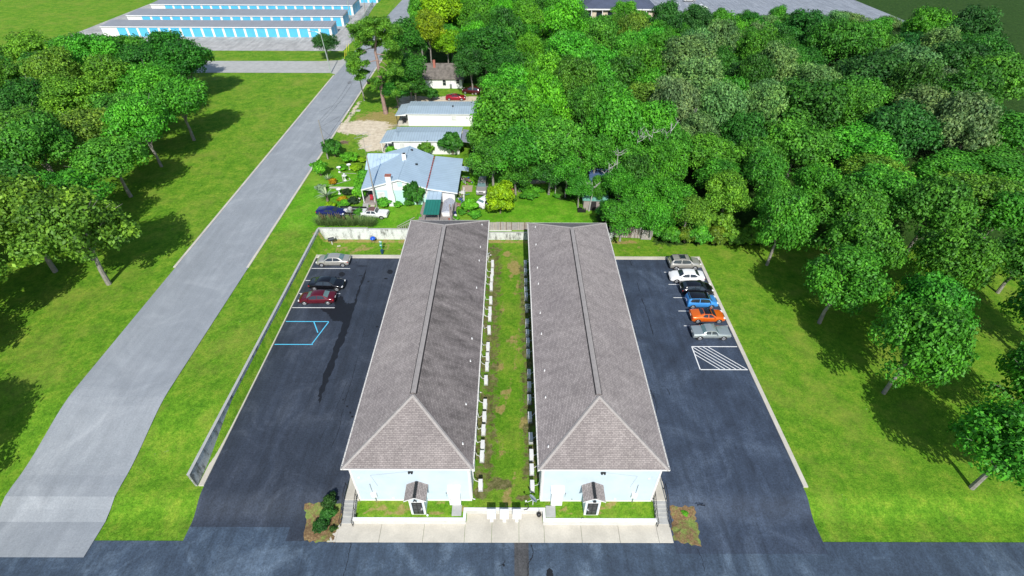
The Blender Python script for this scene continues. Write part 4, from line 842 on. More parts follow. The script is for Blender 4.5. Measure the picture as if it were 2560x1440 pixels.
cr_.build('corner_board', 'trim', t)
pf = MB(); pf.box(wl-1.9, wl-.02, -.3, 7.2, 0, .42); pf.build('porch_floor', 'wood', t)
for k in range(3): MB().box(wl-1.9, wl-1.0, -.62-k*.28, -.31-k*.28, 0, .34-k*.12).build('porch_step', 'concg', t)
for yy in (-.2, 2.2, 4.6, 7.0): MB().box(wl-1.8, wl-1.68, yy, yy+.12, .42, 2.9).build('porch_post', 'white', t)
pr_ = MB(); pr_.box(wl-1.78, wl-1.7, 0, 7, 1.1, 1.18)
for k in range(30): pr_.box(wl-1.76, wl-1.73, .1+k*.23, .14+k*.23, .42, 1.1)
pr_.build('porch_rail', 'wood', t)
# things on the porch
o = MB(); o.cbox((0, 0, .25), (.5, .45, .06)); o.cbox((0, .22, .6), (.5, .05, .6)); 
for a in (-.2, .2):
    for b_ in (-.18, .2): o.cbox((a, b_, .12), (.04, .04, .25))
tag(o.build('porch_chair', mat('chair red', (.4, .03, .05), .5), loc=(hx+wl-.7, hy+.6, 1.92)), 'red chair on the porch of the blue roofed house', 'chair')
# back deck shed with blue and green roof
t = thing('deck_shed', 'open shed with half blue half green metal roof on the wooden deck', 'shed', (-12.1, 65.4, 1.5))
g1 = ribbed('green metal roof', (.02, .2, .15), 'X', .42, .45, .1, .7)
MB().slab([(-1.15, .0, 2.2), (1.25, .0, 2.2), (1.15, 4.0, 2.42), (-1.2, 4.0, 2.42)], .06).build('green_roof', g1, t)
MB().slab([(-1.2, 4.01, 2.44), (1.15, 4.01, 2.44), (1.05, 6.9, 2.6), (-1.2, 6.9, 2.6)], .06).build('blue_roof', rby, t)
for x in (-1.1, 1.1):
    for yy in (.1, 3.5, 6.7): MB().box(x-.05, x+.05, yy, yy+.1, 0, 2.14).build('post', 'wood', t)
MB().box(-1.05, 1.05, 6.5, 6.55, .5, 2.1).build('back_panel', whs, t)
t = thing('wooden_deck', 'weathered grey plank deck with picket railing behind the house', 'deck', (-12.1, 64.9, 1.5))
m = MB()
for k in range(36): m.box(-2.2+k*.155, -2.06+k*.155, .2, 7.0, .42, .46, mi=0)
m.build('deck_boards', 'wood', t)
m = MB()
for k in range(44): m.cbox((-2.6+k*.135, .05, .62+random.uniform(-.02, .02)), (.11, .03, 1.3), mi=random.choice((0, 1)))
m.build('deck_pickets', [mat('deck grey', (.33, .3, .29), .9), mat('deck brown', (.28, .18, .15), .9)], t)
m = MB(); m.box(-2.7, 3.4, -.05, .1, 1.28, 1.33)
m.build('deck_rail', 'trim', t)
for k in range(5): MB().box(-2.2+k*1.3, -2.1+k*1.3, .1, .2, 0, 1.35).build('deck_post', 'wood', t)
for sx, lab in ((1, 'r'), (-1, 'l')):
    m = MB()
    for off in (0, .9): m.tube([(sx*2.6+.5*(sx > 0), .1+off, 1.35), (sx*5.2+.4*(sx > 0), -.4+off*.6-.4, .5)], .05, 5)
    for k in range(8): m.cbox((sx*(2.8+k*.28)+.5*(sx > 0), .1-.08*k, .7-.06*k), (.1, .03, .8-.06*k))
    m.build('ramp_rail', 'wood', t)
m = MB(); m.box(2.9, 3.15, .2, 4.2, .5, 1.9); m.box(2.85, 3.2, 1.0, 1.2, 0, 2.5); m.box(2.6, 2.8, 2.4, 2.55, 0, 2.8); m.build('deck_screen', 'wood', t)
# junk on the deck and beside the house
def junk(name, lab, cat, loc, parts, rz=0):
    t = thing(name, lab, cat, loc, rz)
    for nm, mb, m in parts: mb.build(nm, m, t, bevel=0)
    return t
DZ = 1.97
junk('covered_boat', 'grey tarpaulin covered small boat on the deck beside the white wall', 'boat', (-9.95, 67.6, DZ), [('hull', MB().add([(-.7, 0, 0), (.7, 0, 0), (.75, 3.6, 0), (.1, 4.3, .1), (-.6, 3.6, 0), (-.85, 0, .7), (.85, 0, .7), (.9, 3.6, .7), (.1, 4.6, .8), (-.8, 3.6, .7)], [(0, 1, 6, 5), (1, 2, 7, 6), (2, 3, 8, 7), (3, 4, 9, 8), (4, 0, 5, 9)]), 'white'), ('cover', MB().add([(-.87, -.02, .7), (.87, -.02, .7), (.92, 3.6, .7), (.1, 4.65, .8), (-.82, 3.6, .7), (0, .1, 1.0), (0, 3.4, 1.05)], [(0, 1, 5), (1, 2, 6, 5), (2, 3, 6), (3, 4, 6), (4, 0, 5, 6)]), mat('tarp grey', (.42, .44, .5), .6, var=.3, scale=4))])
m = MB(); m.tube([(.52*math.cos(a)*1.4, .3*math.sin(a), .15+.02*math.sin(3*a)) for a in np.linspace(0, 6.28, 17)], .1, 7); m.tube([(.4*math.cos(a)*1.4, .25*math.sin(a), .33) for a in np.linspace(0, 6.28, 17)], .08, 7)
tag(m.build('black_hose_ring', 'black', loc=(-9.6, 65.55, 1.97)), 'black ring of coiled hose on the deck boards', 'hose')
for i, (dx, dy, r_, h_, mm, lab) in enumerate(((-8.6, 67.3, .22, .5, 'white', 'white bucket amid clutter on the deck'), (-8.75, 68.0, .25, .6, 'navyj', 'navy drum amid clutter on the deck'), (-9.45, 66.3, .2, .45, 'rustj', 'rust red canister on the deck'), (-14.4, 65.1, .22, .6, 'orj', 'orange bucket at the left deck corner'))):
    mt = {'white': 'white', 'navyj': mat('navyj', (.02, .03, .12), .5), 'rustj': mat('rustj', (.35, .12, .08), .8), 'orj': mat('orj', (.8, .2, .02), .5)}[mm]
    t = thing('bucket', lab, 'bucket', (dx, dy, 1.96 if i < 3 else 1.5)); MB().lathe([(r_*.8, 0), (r_, h_), (r_*.85, h_), (r_*.7, .05)], 14).build('tub', mt, t)
    q = MB(); q.tube([(r_*math.cos(a), 0, h_+r_*.8*math.sin(a)) for a in np.linspace(0, math.pi, 8)], .012, 4); q.build('bail', 'steel', t)
rr = random.Random(5)
jm = [mat('j%d' % i, c, .7) for i, c in enumerate(((.5, .48, .45), (.12, .1, .09), (.3, .16, .12), (.7, .7, .68), (.05, .1, .3), (.2, .24, .22)))]
for i, (px, py, lab, kind) in enumerate(((1164, 452, 'heap of tarpaulined machinery by the house corner', 'heap'), (1172, 461, 'blue and grey wheeled frame in the clutter beside the house', 'heap'), (1153, 488, 'dark pile of scrap under the eave of the blue roofed house', 'heap'), (1158, 500, 'white and black scrap heap beside the deck', 'heap'), (1155, 513, 'round rusty and white scrap beside the deck bush', 'heap'))):
    p = at(px, py, 1.5); t = thing('scrap_pile', lab, 'scrap', (p.x, p.y, 1.5), rr.uniform(0, 3))
    for k in range(9):
        m = MB(); s = rr.uniform(.12, .38); q = (rr.uniform(-.5, .5), rr.uniform(-.8, .8), rr.uniform(.1, .55))
        if k % 3 == 0: m.tube([(q[0]+.4*math.cos(a)*s*2, q[1]+.05*math.sin(a), q[2]+.4*s*2*math.sin(a)) for a in np.linspace(0, 6.28, 13)], .05, 6); nm = 'tyre'
        elif k % 3 == 1: m.cbox(q, (s*1.5, s*2, s*.8), rr.uniform(0, 3)); nm = 'crate'
        else: m.tube([q, (q[0]+rr.uniform(-.8, .8), q[1]+rr.uniform(-.8, .8), q[2]+rr.uniform(0, .5))], .045, 6); nm = 'rod'
        m.build(nm, jm[(k+i) % 6], t)
m = MB().tube([(0, 0, .3), (-.2, 3.6, 1.6)], .07, 6); o = m.build('leaning_pole', 'white', loc=(-7.6, 71.2, 1.5)); tag(o, 'white pole leaning against the right side of the blue roofed house', 'pole')
tag(MB().box(-.9, .9, -1.0, 1.0, 0, .12).build('plywood_sheet', mat('ply', (.4, .33, .25), .9), loc=(at(1168, 472, 1.5).x, at(1168, 472, 1.5).y, 1.5)), 'tan plywood sheet lying on the grass beside the house', 'plywood')
# grey trailer behind the reeds
p = at(888, 538, 1.5); t = thing('flat_trailer', 'low pale trailer with junk between navy coupe and old sedan', 'trailer', (p.x, p.y+.4, 1.5), -.03)
MB().box(-2.6, 1.6, -.9, .9, .4, .52).build('bed', jm[5], t); m = MB(); m.box(-2.6, 1.6, -.95, -.88, .52, .8); m.box(-2.6, 1.6, .88, .95, .52, .8); m.build('side_board', 'black', t)
for sg in (-1, 1): MB().tube([(-.5, sg*.92, .3), (-.5, sg*1.1, .3)], .3, 14).build('wheel', 'tyre', t)
for k in range(6): MB().cbox((rr.uniform(-2.2, 1.2), rr.uniform(-.5, .5), .7), (.5, .45, .36), rr.uniform(0, 3)).build('crate', jm[k % 4], t)
# ------------------------------------------------------------------ mobile homes
def mobile(x0, x1, y0, y1, h, lab, porch=True, wins=()):
    t = thing('mobile_home', lab, 'mobile home', (x0, y0, 1.5)); L = x1-x0; W = y1-y0
    MB().box(.35, L-.3, .25, W-.25, 0, h-.02).build('wall', whs, t)
    rb = ribbed('home roof', (.4, .5, .57), 'X', .5, .45, .1, .8) if 'home roof' not in bpy.data.materials else bpy.data.materials['home roof']
    r = MB(); r.slab([(0, 0, h), (L, 0, h), (L, W*.5, h+.32), (0, W*.5, h+.32)], .1); r.slab([(0, W*.501, h+.32), (L, W*.501, h+.32), (L, W, h), (0, W, h)], .1); r.build('roof', rb, t)
    m = MB(); m.box(-.02, L+.02, -.04, -.003, h-.14, h-.02); m.box(-.02, L+.02, W+.003, W+.04, h-.14, h-.02); m.build('fascia', 'white', t)
    for x, w_, z, h_, mm in wins: win(t, x, .25, z, w_, h_, m=mm)
    if porch:
        P_ = bpy.data.objects.new('porch', None); C.objects.link(P_); P_.parent = t
        MB().slab([(-2.3, .3, h-.5), (-.05, .3, h-.18), (-.05, W-.6, h-.18), (-2.0, W-.6, h-.5)], .08).build('porch_roof', rb, P_)
        MB().add([(-2.3, .28, h-.56), (-.02, .28, h-.56), (-.02, .28, h-.2)], [(0, 1, 2)]).build('porch_gable', 'white', P_)
        MB().box(-2.1, .3, .4, W-.7, 0, .35).build('porch_floor', 'conc', P_)
        for x, yy in ((-2.05, .4), (-2.05, W/2), (-2.05, W-.9), (-.9, .4)): MB().box(x, x+.1, yy, yy+.1, 0 if x < -2 else .35, h-.58).build('porch_post', 'white' if 'nearer' in lab else 'black', P_)
        if 'nearer' in lab:
            m = MB(); m.box(-2.0, .3, .42, .47, 1.15, 1.22)
            for k in range(16): m.box(-1.95+k*.14, -1.92+k*.14, .43, .46, .35, 1.15)
            m.build('porch_rail', 'wood', P_)
        MB().cbox((-.6, 1.4, .75), (.6, .6, .8)).build('porch_chair', 'black', P_)
    return t
m1 = mobile(-22.5, -9.55, 90.2, 96.9, 2.72, 'nearer white mobile home with ribbed pale blue roof behind the blue roofed house', wins=((1.9, .8, 1.0, 1.2, blind), (5.6, .85, 1.35, .7, blind), (7.4, .85, .7, 1.7, blind), (1.95, .7, .55, .22, 'black')))
m2 = mobile(-22.0, -7.3, 103.6, 110.8, 2.72, 'farther white mobile home with ribbed pale blue roof by the dirt drive', wins=((10.0, .9, 1.3, .9, blind),))
MB().cbox((9.6, 3.3, 3.12), (.3, .4, .25)).build('roof_vent', 'black', m2)
# lower side roof right of the nearer home
MB().slab([(13.0, .6, 2.5), (15.5, .4, 2.2), (16.3, 5.8, 2.2), (13.0, 6.2, 2.5)], .1).build('carport_roof', mat('carport grey', (.25, .27, .32), .6), m1); 
for x, yy in ((15.3, .6), (16.0, 5.5)): MB().box(x, x+.1, yy, yy+.1, 0, 2.1).build('carport_post', 'white', m1)
an = MB(); an.tube([(1.0, 1.6, 2.9), (1.0, 1.6, 5.3)], .03, 5)
for k in range(5): an.tube([(.4+.1*k, 1.2+.1*k, 5.2-.2*k), (1.6-.1*k, 2.0-.1*k, 5.2-.2*k)], .02, 4)
an.build('aerial', 'steel', m1)
# ------------------------------------------------------------------ white house with the dark roof
t = thing('dark_roof_house', 'white cottage with weathered dark roof and red brick chimney among trees', 'house', (-21.4, 127.0, 1.5))
MB().box(0, 9.3, 0, 6.6, 0, 2.5).build('wall', whs, t)
MB().add([(0, 0, 2.5), (0, 3.3, 4.9), (0, 6.6, 2.5)], [(0, 1, 2)]).build('gable', whs, t); m = MB(); m.add([(9.3, 0, 2.5), (9.3, 3.3, 4.9), (9.3, 6.6, 2.5)], [(2, 1, 0)]); m.build('gable', whs, t)
drk = mat('old shingle', (.17, .15, .13), .95, var=.45, scale=1.2, var2=.3)
m = MB(); m.slab([(-.3, -.4, 2.32), (9.6, -.4, 2.32), (9.6, 3.3, 5.0), (-.3, 3.3, 5.0)], .12); m.slab([(-.3, 3.302, 5.0), (9.6, 3.302, 5.0), (9.6, 7.0, 2.32), (-.3, 7.0, 2.32)], .12); r_ = m.build('roof', drk, t)
MB().box(2.3, 2.85, 2.2, 2.8, 3.9, 5.9).build('chimney', mat('brick', (.4, .14, .1), .9), r_); win(t, 5.0, 0, .75, .75, 1.5); win(t, 8.3, 0, 1.2, .7, .95); 
MB().box(6.3, 6.8, -.3, -.02, .2, 1.1).build('gas_meter', 'steel', t); MB().tube([(6.5, -.05, .9), (6.5, -.05, 3.2)], .03, 5).build('conduit', 'steel', t)
# ------------------------------------------------------------------ storage units
door_b = ribbed('roller door blue', (.1, .5, .78), 'Z', .16, .4, .1, .85); stroof = ribbed('storage roof', (.3, .31, .33), 'X', .9, .5, .1, .78)
def storage(x1, y0, depth, h, nd, lab, sd):
    t = thing('storage_building', lab, 'storage units', (x1, y0, 1.5)); L = 72
    MB().box(-L, -.02, .02, depth, 0, h-.02).build('wall', 'trim', t)
    MB().slab([(-L, -.25, h), (.15, -.25, h), (.15, depth+.2, h+.45), (-L, depth+.2, h+.45)], .12).build('roof', stroof, t)
    MB().box(-L, .18, -.3, -.255, h-.2, h+.02).build('fascia', 'white', t)
    for k in range(nd):
        xb = -.75-k*3.35; MB().box(xb-2.65, xb, -.03, .015, 0, h-.35).build('roller_door', door_b, t)
    n = sd; wd = (depth-.5)/n
    for k in range(n): MB().box(-.015, .03, .4+k*wd, .4+k*wd+wd-.5, 0, h-.3).build('roller_door', door_b, t)
storage(-56.5, 173.4, 6.4, 2.9, 20, 'nearest blue doored storage building with grey roof', 2)
storage(-56.4, 187.4, 7.4, 3.1, 20, 'second blue doored storage building from the front', 2)
storage(-57.0, 203.3, 11.0, 3.3, 20, 'third blue doored storage building from the front', 3)
storage(-52.5, 224.5, 12.0, 3.3, 20, 'farthest blue doored storage building at the top edge', 3)
# green mesh fence along the storage yard
t = thing('mesh_fence', 'thin green mesh fence between storage yard and street verge', 'fence', (-49.3, 168, 1.5))
m = MB()
for k in range(20): m.tube([(-.0-.075*k*2.6, k*2.6, 0), (-.0-.075*k*2.6, k*2.6, 1.9)], .04, 5)
m.build('post', 'steel', t); m = MB()
for k in range(9): m.tube([(0, 0, .1+k*.22), (-3.85, 51, .1+k*.22)], .015, 4)
for k in range(170): m.tube([(-.0225*k, k*.3, .1), (-.0225*k, k*.3, 1.9)], .012, 3, cap=False)
m.build('mesh', mat('fence green', (.02, .25, .15), .6), t)
# ------------------------------------------------------------------ poles, wires
def pole(name, lab, base, top, m='pole', r=.14, arms=(), cat='utility pole', extra=None):
    t = thing(name, lab, cat, base); d = Vector(top)-Vector(base)
    MB().tube([(0, 0, 0), tuple(d)], [r, r*.65], 10).build('pole', m, t, smooth=True)
    for z, w_ in arms: MB().cbox((d.x*z, d.y*z, d.z*z), (w_, .1, .12)).build('crossarm', 'wood', t); 
    if extra: extra(t, d)
    return t
def pole_px(name, lab, b, tp, z=1.5, **k):
    p = at(*b, z); q = aty(*tp, p.y); return pole(name, lab, p, q, **k), q
gsteel = mat('galvanised green', (.38, .45, .4), .5, .2)
def lampx(t, d): m = MB(); m.tube([d-Vector((0, 0, .2)), d+Vector((-1.2, 0, .3)), d+Vector((-2.2, 0, .35))], .05, 6); m.build('lamp_arm', 'steel', t); MB().cbox(d+Vector((-2.5, 0, .33)), (.8, .3, .14)).build('lamp_head', 'steel', t, bevel=.03)
_, t1 = pole_px('street_lamp', 'pale green street lamp pole on the grass corner of the side street', (828, 183), (801, 82), m=gsteel, cat='street lamp', extra=lampx)
def trf(t, d): MB().lathe([(.25, 0), (.27, .05), (.27, .75), (.2, .82)], 12, (d.x+.4, d.y, d.z*.55)).build('transformer', 'steel', t)
_, t2 = pole_px('utility_pole', 'wooden utility pole at the street kerb left of the tall pine', (911, 252), (893, 165), arms=((.93, 1.6),))
_, t3 = pole_px('utility_pole', 'far wooden utility pole at the edge of the storage yard', (887, 113), (868, 0), m=gsteel)
_, t4 = pole_px('utility_pole', 'slim dark pole beside the top of the storage yard', (914, 44), (909, -6))
_, t5 = pole_px('utility_pole', 'tall wooden pole in front of the chimney of the blue roofed house', (942.5, 518), (916, 389), r=.13)
_, t6 = pole_px('utility_pole', 'wooden utility pole behind the dark round yard tree at the left kerb', (820, 397), (796, 300), r=.13)
_, t7 = pole_px('utility_pole', 'slim pale pole at the street end near the wood', (1022.5, 40), (1019, -14), m=gsteel, r=.12)
_, t8 = pole_px('utility_pole', 'thin pale pole rising from the wood at the top', (1374, 44), (1373, -6), m=gsteel, r=.12)
an = MB(); an.tube([t5, t5+Vector((0, 0, 3.4))], .02, 5)
for zz, w_ in ((1.2, .9), (2.9, 1.1), (3.3, .7)):
    an.tube([t5+Vector((-w_, -.4, zz)), t5+Vector((w_, .4, zz+.2))], .018, 4)
    for k in range(4): c = t5+Vector((-w_+2*w_*k/3, -.4+.8*k/3, zz+.2*k/3)); an.tube([c+Vector((-.12, .3, 0)), c+Vector((.12, -.3, 0))], .012, 4)
tag(an.build('tv_aerial', 'steel'), 'spindly television aerial above the pole beside the blue roofed house', 'aerial')
wn = [0]
def wire(a, b, sag, lab, r=.018):
    a = Vector(a); b = Vector(b); pts = [a.lerp(b, k/14)-Vector((0, 0, sag*4*(k/14)*(1-k/14))) for k in range(15)]
    tag(MB().tube(pts, r, 4).build('overhead_wire', 'black'), lab, 'wire')
wire(t6-Vector((0, 0, .2)), t2-Vector((0, 0, .2)), .8, 'overhead wire along the right side of the street, near span')
wire(t6+Vector((.3, 0, -.5)), t2+Vector((.4, 0, -.6)), .9, 'second overhead wire just right of the first along the near street')
wire(t6-Vector((0, 0, 1.4)), t5-Vector((0, 0, .6)), .5, 'service wire from the kerb pole to the pole at the blue roofed house')
wire(t2-Vector((0, 0, .7)), (-19.0, 128.0, 5.2), .6, 'service wire from the kerb pole to the dark roofed house')
wire(t2-Vector((0, 0, .2)), (-39, 215, 11), 1.2, 'overhead wire along the street beyond the pine')
# yellow guy guards
for a, b_, tp in ((861, 148, 125), (870.5, 128, 108), (865, 140, 112)):
    p = at(a, b_, 1.5); q = aty(a+1.5, tp, p.y); tag(MB().tube([p, q], .06, 6).build('guy_guard', mat('guy yellow', (.75, .7, .05), .5)), 'thin yellow guy wire guard on the verge, %s' % {861: 'leftmost of three', 870.5: 'rightmost of three', 865: 'middle of three'}[a], 'guy guard')
# mailbox, meter lid, small sign at the street
p = at(875, 289, 1.5); t = thing('rural_mailbox', 'small white mailbox on a post at the street kerb', 'mailbox', p)
MB().box(-.05, .05, -.05, .05, 0, 1.05).build('post', 'wood', t); m = MB(); m.tube([(0, -.3, 1.15), (0, .3, 1.15)], .14, 10); m.box(-.14, .14, -.3, .3, 1.05, 1.15); m.build('box', 'white', t); MB().box(.14, .16, -.1, 0, 1.15, 1.35).build('flag', 'red', t)
t = thing('utility_box', 'pale utility box lid on the grass near the street', 'utility box', at(895.5, 277, 1.5)); MB().box(-.5, .5, -.4, .4, 0, .12).build('rim', 'conc', t); MB().box(-.4, .4, -.3, .3, .12, .15).build('lid', 'concg', t)
t = thing('wheeled_bin', 'black wheeled bin by the kerb pole in pine shade', 'bin', at(922, 210, 1.5)); MB().add([(-.25, -.25, 0), (.25, -.25, 0), (.25, .25, 0), (-.25, .25, 0), (-.32, -.34, 1), (.32, -.34, 1), (.32, .34, 1), (-.32, .34, 1)], [(0, 1, 5, 4), (1, 2, 6, 5), (2, 3, 7, 6), (3, 0, 4, 7)]).build('tub', 'black', t); MB().box(-.34, .34, -.38, .38, 1.0, 1.06).build('lid', 'black', t)
# brush pile on the front yard
p = at(859, 358, 1.5); m = MB()
for k in range(60):
    a = rr.uniform(0, 6.28); r0 = rr.uniform(0, .9); q = Vector((r0*math.cos(a), r0*.8*math.sin(a), rr.uniform(.05, .5)*(1.1-r0))); v = Vector((rr.uniform(-.6, .6), rr.uniform(-.6, .6), rr.uniform(-.1, .15))); m.tube([q-v, q+v], .03, 4)
tag(m.build('brush_pile', mat('brush', (.22, .15, .11), .95), loc=p), 'round brown pile of cut branches on the front yard', 'brush pile')
# garden ornaments
for a, b_, lab in ((874, 423, 'white bird bath nearest the bright round bush'), (849, 430, 'white urn planter left of the bird bath'), (863.5, 451, 'white tiered fountain in the edged garden bed'), (849, 485, 'white planter pedestal below the garden path'), (898.5, 504, 'small white flower pot beside the porch bush')):
    p = at(a, b_, 1.5); s = .6 if a == 898.5 else 1; t = thing('bird_bath', lab, 'garden ornament', p); t.scale = (s,)*3
    MB().lathe([(.24, 0), (.24, .06), (.1, .14), (.07, .4), (.12, .72), (.16, .76)], 12).build('pedestal', 'white', t, smooth=True)
    MB().lathe([(.12, .76), (.36, .86), (.4, .95), (.36, .95), (.28, .88), (.02, .85)], 16).build('bowl', 'white', t, smooth=True)
    if a == 863.5: MB().lathe([(.06, .86), (.05, 1.1), (.2, 1.2), (.2, 1.24), (.04, 1.22), (.04, 1.4)], 12).build('top_tier', 'white', t)
# clothesline / swing frame on the back lawn
p = at(1390, 480, 1.5); t = thing('swing_frame', 'old pale pipe swing frame at the back lawn edge under trees', 'frame', (p.x, p.y, 1.5))
for x in (0, 3.4):
    for s in (-1, 1): MB().tube([(x, 0, 2.4), (x+(-.25 if x == 0 else .2), s*1.0, 0)], .05, 6).build('leg', 'barkpale', t)
MB().tube([(-.2, 0, 2.4), (3.8, 0, 2.4)], .05, 6).build('top_bar', 'barkpale', t)
for a, b_, lab in ((1258, 467, 'short pale post behind the yellow green bush'), (1307.5, 470, 'short pale post left of the back lawn')):
    p = at(a, b_, 1.5); t = thing('clothes_post', lab, 'post', p); MB().tube([(0, 0, 0), (.05, 0, 2.0)], [.09, .07], 7).build('post', 'wood', t); MB().cbox((0, 0, 1.75), (.7, .06, .06)).build('crossbar', 'wood', t)
# sheds in the wood
t = thing('wood_shed', 'long low metal shed with blue and green roof half hidden by branches', 'shed', (13.6, 70.3, 1.5)); t.rotation_euler.z = -.06
MB().slab([(-2.2, -.2, 1.9), (1.9, -.2, 1.9), (1.9, 3.6, 2.35), (-2.2, 3.6, 2.35)], .08).build('green_roof', ribbed('pale green roof', (.2, .48, .4), 'X', .5, .5, .1), t)
MB().slab([(-.9, 3.7, 2.4), (2.3, 3.7, 2.4), (2.3, 8.8, 2.9), (-.9, 8.8, 2.9)], .08).build('blue_roof', ribbed('deep blue roof', (.1, .17, .34), 'Y', .5, .4, .2, .6), t)
MB().box(-2.0, 1.8, 0, 3.5, 0, 1.8).build('wall', 'wood', t); MB().box(-.8, 2.2, 3.8, 8.6, 0, 2.3).build('rear_wall', 'wood', t); MB().box(-1.0, 0, -.03, -.002, 0, 1.6).build('door', 'dgap', t)
p = at(1335, 428, 1.5); t = thing('blue_barrel', 'small blue barrel in deep tree shade behind the lawn', 'barrel', p); MB().lathe([(.27, 0), (.3, .1), (.3, .8), (.27, .9)], 14).build('drum', mat('barrel blue', (.02, .15, .6), .4), t, smooth=True); MB().lathe([(.28, .9), (.28, .94)], 14).build('lid', 'black', t)
p = at(1452, 528, 1.5); t = thing('fire_pit', 'black rectangular trough with weeds on the back lawn', 'trough', (p.x+.1, p.y, 1.5)); m = MB(); m.box(-.65, .65, -.4, -.35, 0, .4); m.box(-.65, .65, .35, .4, 0, .4); m.box(-.65, -.6, -.35, .35, 0, .4); m.box(.6, .65, -.35, .35, 0, .4); m.build('tub', 'black', t); MB().box(-.6, .6, -.35, .35, .02, .15).build('soil', 'dgap', t)
p = at(1277, 487, 1.5); tag(MB().lathe([(.7, 0), (.65, .5), (.4, .8), (.1, .9)], 10).build('rusty_dome', mat('rusty', (.3, .1, .06), .9), loc=(p.x, p.y+.6, 1.5)), 'rusty red domed cover beside the yellow green bush', 'cover')
# ------------------------------------------------------------------ shop block and car park beyond the wood
t = thing('shop_building', 'long low building with dark blue grey roof beyond the wood', 'building', (38, 199.5, 1.5)); slate = mat('slate roof', (.07, .085, .13), .85, var=.2, scale=.3)
MB().box(-13.5, 12.5, 0, 22, 0, 3.2).build('wall', mat('tan stucco', (.62, .52, .4), .8), t)
r = MB(); r.add([(-14.5, -1, 3.4), (13.5, -1, 3.4), (13.5, 23, 3.4), (-14.5, 23, 3.4), (-4, 10, 6.6), (4, 10, 6.6)], [(0, 1, 5, 4), (1, 2, 5), (2, 3, 4, 5), (3, 0, 4)]); r.build('roof', slate, t)
MB().box(-14.6, 13.6, -1.06, -1.01, 3.0, 3.42).build('fascia', 'white', t)
for k in range(6): MB().box(-12+k*4, -10+k*4, -.03, -.002, .3, 2.4).build('window', 'glass', t)
for k in range(8): MB().box(-13.8+k*3.85, -13.6+k*3.85, -.9, -.7, 0, 3.0).build('column', 'white', t)
MB().tube([(1.5, 1.5, 3.8), (1.5, 1.5, 4.8)], .1, 8).build('vent_pipe', 'white', t)
flat_poly('car_park', [(53.5, 196, 0), (140, 196, 0), (140, 262, 0), (53.5, 262, 0)], 1.53, asphalt('far asphalt', (.24, .26, .29), (.3, .32, .35), (.2, .22, .25)))
for k in range(6): line_mark('parking_line', (60+k*3, 222, 0), (60+k*3, 228, 0), .15, 1.54)
make_car('parked_car', 'white car in the far car park at the top right edge', 'sedan', 1.85, PA['white'], (at(1752, 22, 1.5).x, at(1752, 22, 1.5).y, Z), 0)
make_car('parked_car', 'pale car behind the white one in the far car park', 'sedan', 1.85, PA['silver'], (at(1722, 4, 1.5).x, at(1722, 4, 1.5).y, Z), PI)
# ------------------------------------------------------------------ vegetation
def leaf_mesh(name, lobes, n, size, m, seed=0, up=.35, aspect=.6, thick=.35, cut=-.55):
    """a crown: n small bent leaf faces scattered through the outer volume of the lobes"""
    g = np.random.default_rng(seed); lob = np.array(lobes, float); wgt = lob[:, 3]*lob[:, 4]; wgt = wgt/wgt.sum()
    k = g.choice(len(lob), n*2, p=wgt); d = g.normal(size=(n*2, 3)); d /= np.linalg.norm(d, axis=1)[:, None]
    ok = d[:, 2] > cut + .3*g.random(n*2); d = d[ok][:n]; k = k[ok][:n]; n = len(d)
    bump_ = 1 + .24*np.sin(d[:, 0]*7+k*1.7)*np.cos(d[:, 1]*6+k) + .1*np.sin(d[:, 2]*9+k*3)
    rad = (1 - thick*g.random(n)**1.6)*bump_
    c = lob[k, :3] + d*np.stack([lob[k, 3], lob[k, 3], lob[k, 4]], 1)*rad[:, None]
    nr = d + up*np.array([0, 0, 1]) + g.normal(size=(n, 3))*.55; nr /= np.linalg.norm(nr, axis=1)[:, None]
    a = np.cross(nr, g.normal(size=(n, 3))); a /= np.linalg.norm(a, axis=1)[:, None]; b = np.cross(nr, a)
    s = size*(.6+.8*g.random(n))[:, None]
    V = np.stack([c-a*s, c+b*s*aspect+nr*s*.15, c+a*s, c-b*s*aspect+nr*s*.15], 1).reshape(-1, 3)
    me = bpy.data.meshes.new(name); me.vertices.add(4*n); me.vertices.foreach_set('co', V.ravel().astype(np.float32))
    me.loops.add(4*n); me.loops.foreach_set('vertex_index', np.arange(4*n, dtype=np.int32)); me.polygons.add(n)
    me.polygons.foreach_set('loop_start', np.arange(0, 4*n, 4, dtype=np.int32)); me.polygons.foreach_set('loop_total', np.full(n, 4, dtype=np.int32)); me.update(calc_edges=True)
    at_ = me.attributes.new('lv', 'FLOAT', 'POINT')
    lv = np.clip(.5 + .22*(g.random(len(lob))[k]-.5)*2 + g.normal(size=n)*.2, 0, 1); at_.data.foreach_set('value', np.repeat(lv, 4).astype(np.float32))
    me.materials.append(M[m]); return me
def lobes(R, Hh, n, seed, top=.7):
    g = random.Random(seed); L = [(0, 0, 0, R*.62, Hh*.55)]
    for i in range(n):
        a = 2.4*i + g.uniform(-.4, .4); f = math.sqrt((i+.5)/n); r = R*.72*f*g.uniform(.8, 1.15); z = Hh*(.55*(1-f*f)+g.uniform(-.32, .28))
        s = R*g.uniform(.15, .36); L.append((r*math.cos(a), r*math.sin(a), z, s, s*g.uniform(.6, .85)))
    return L
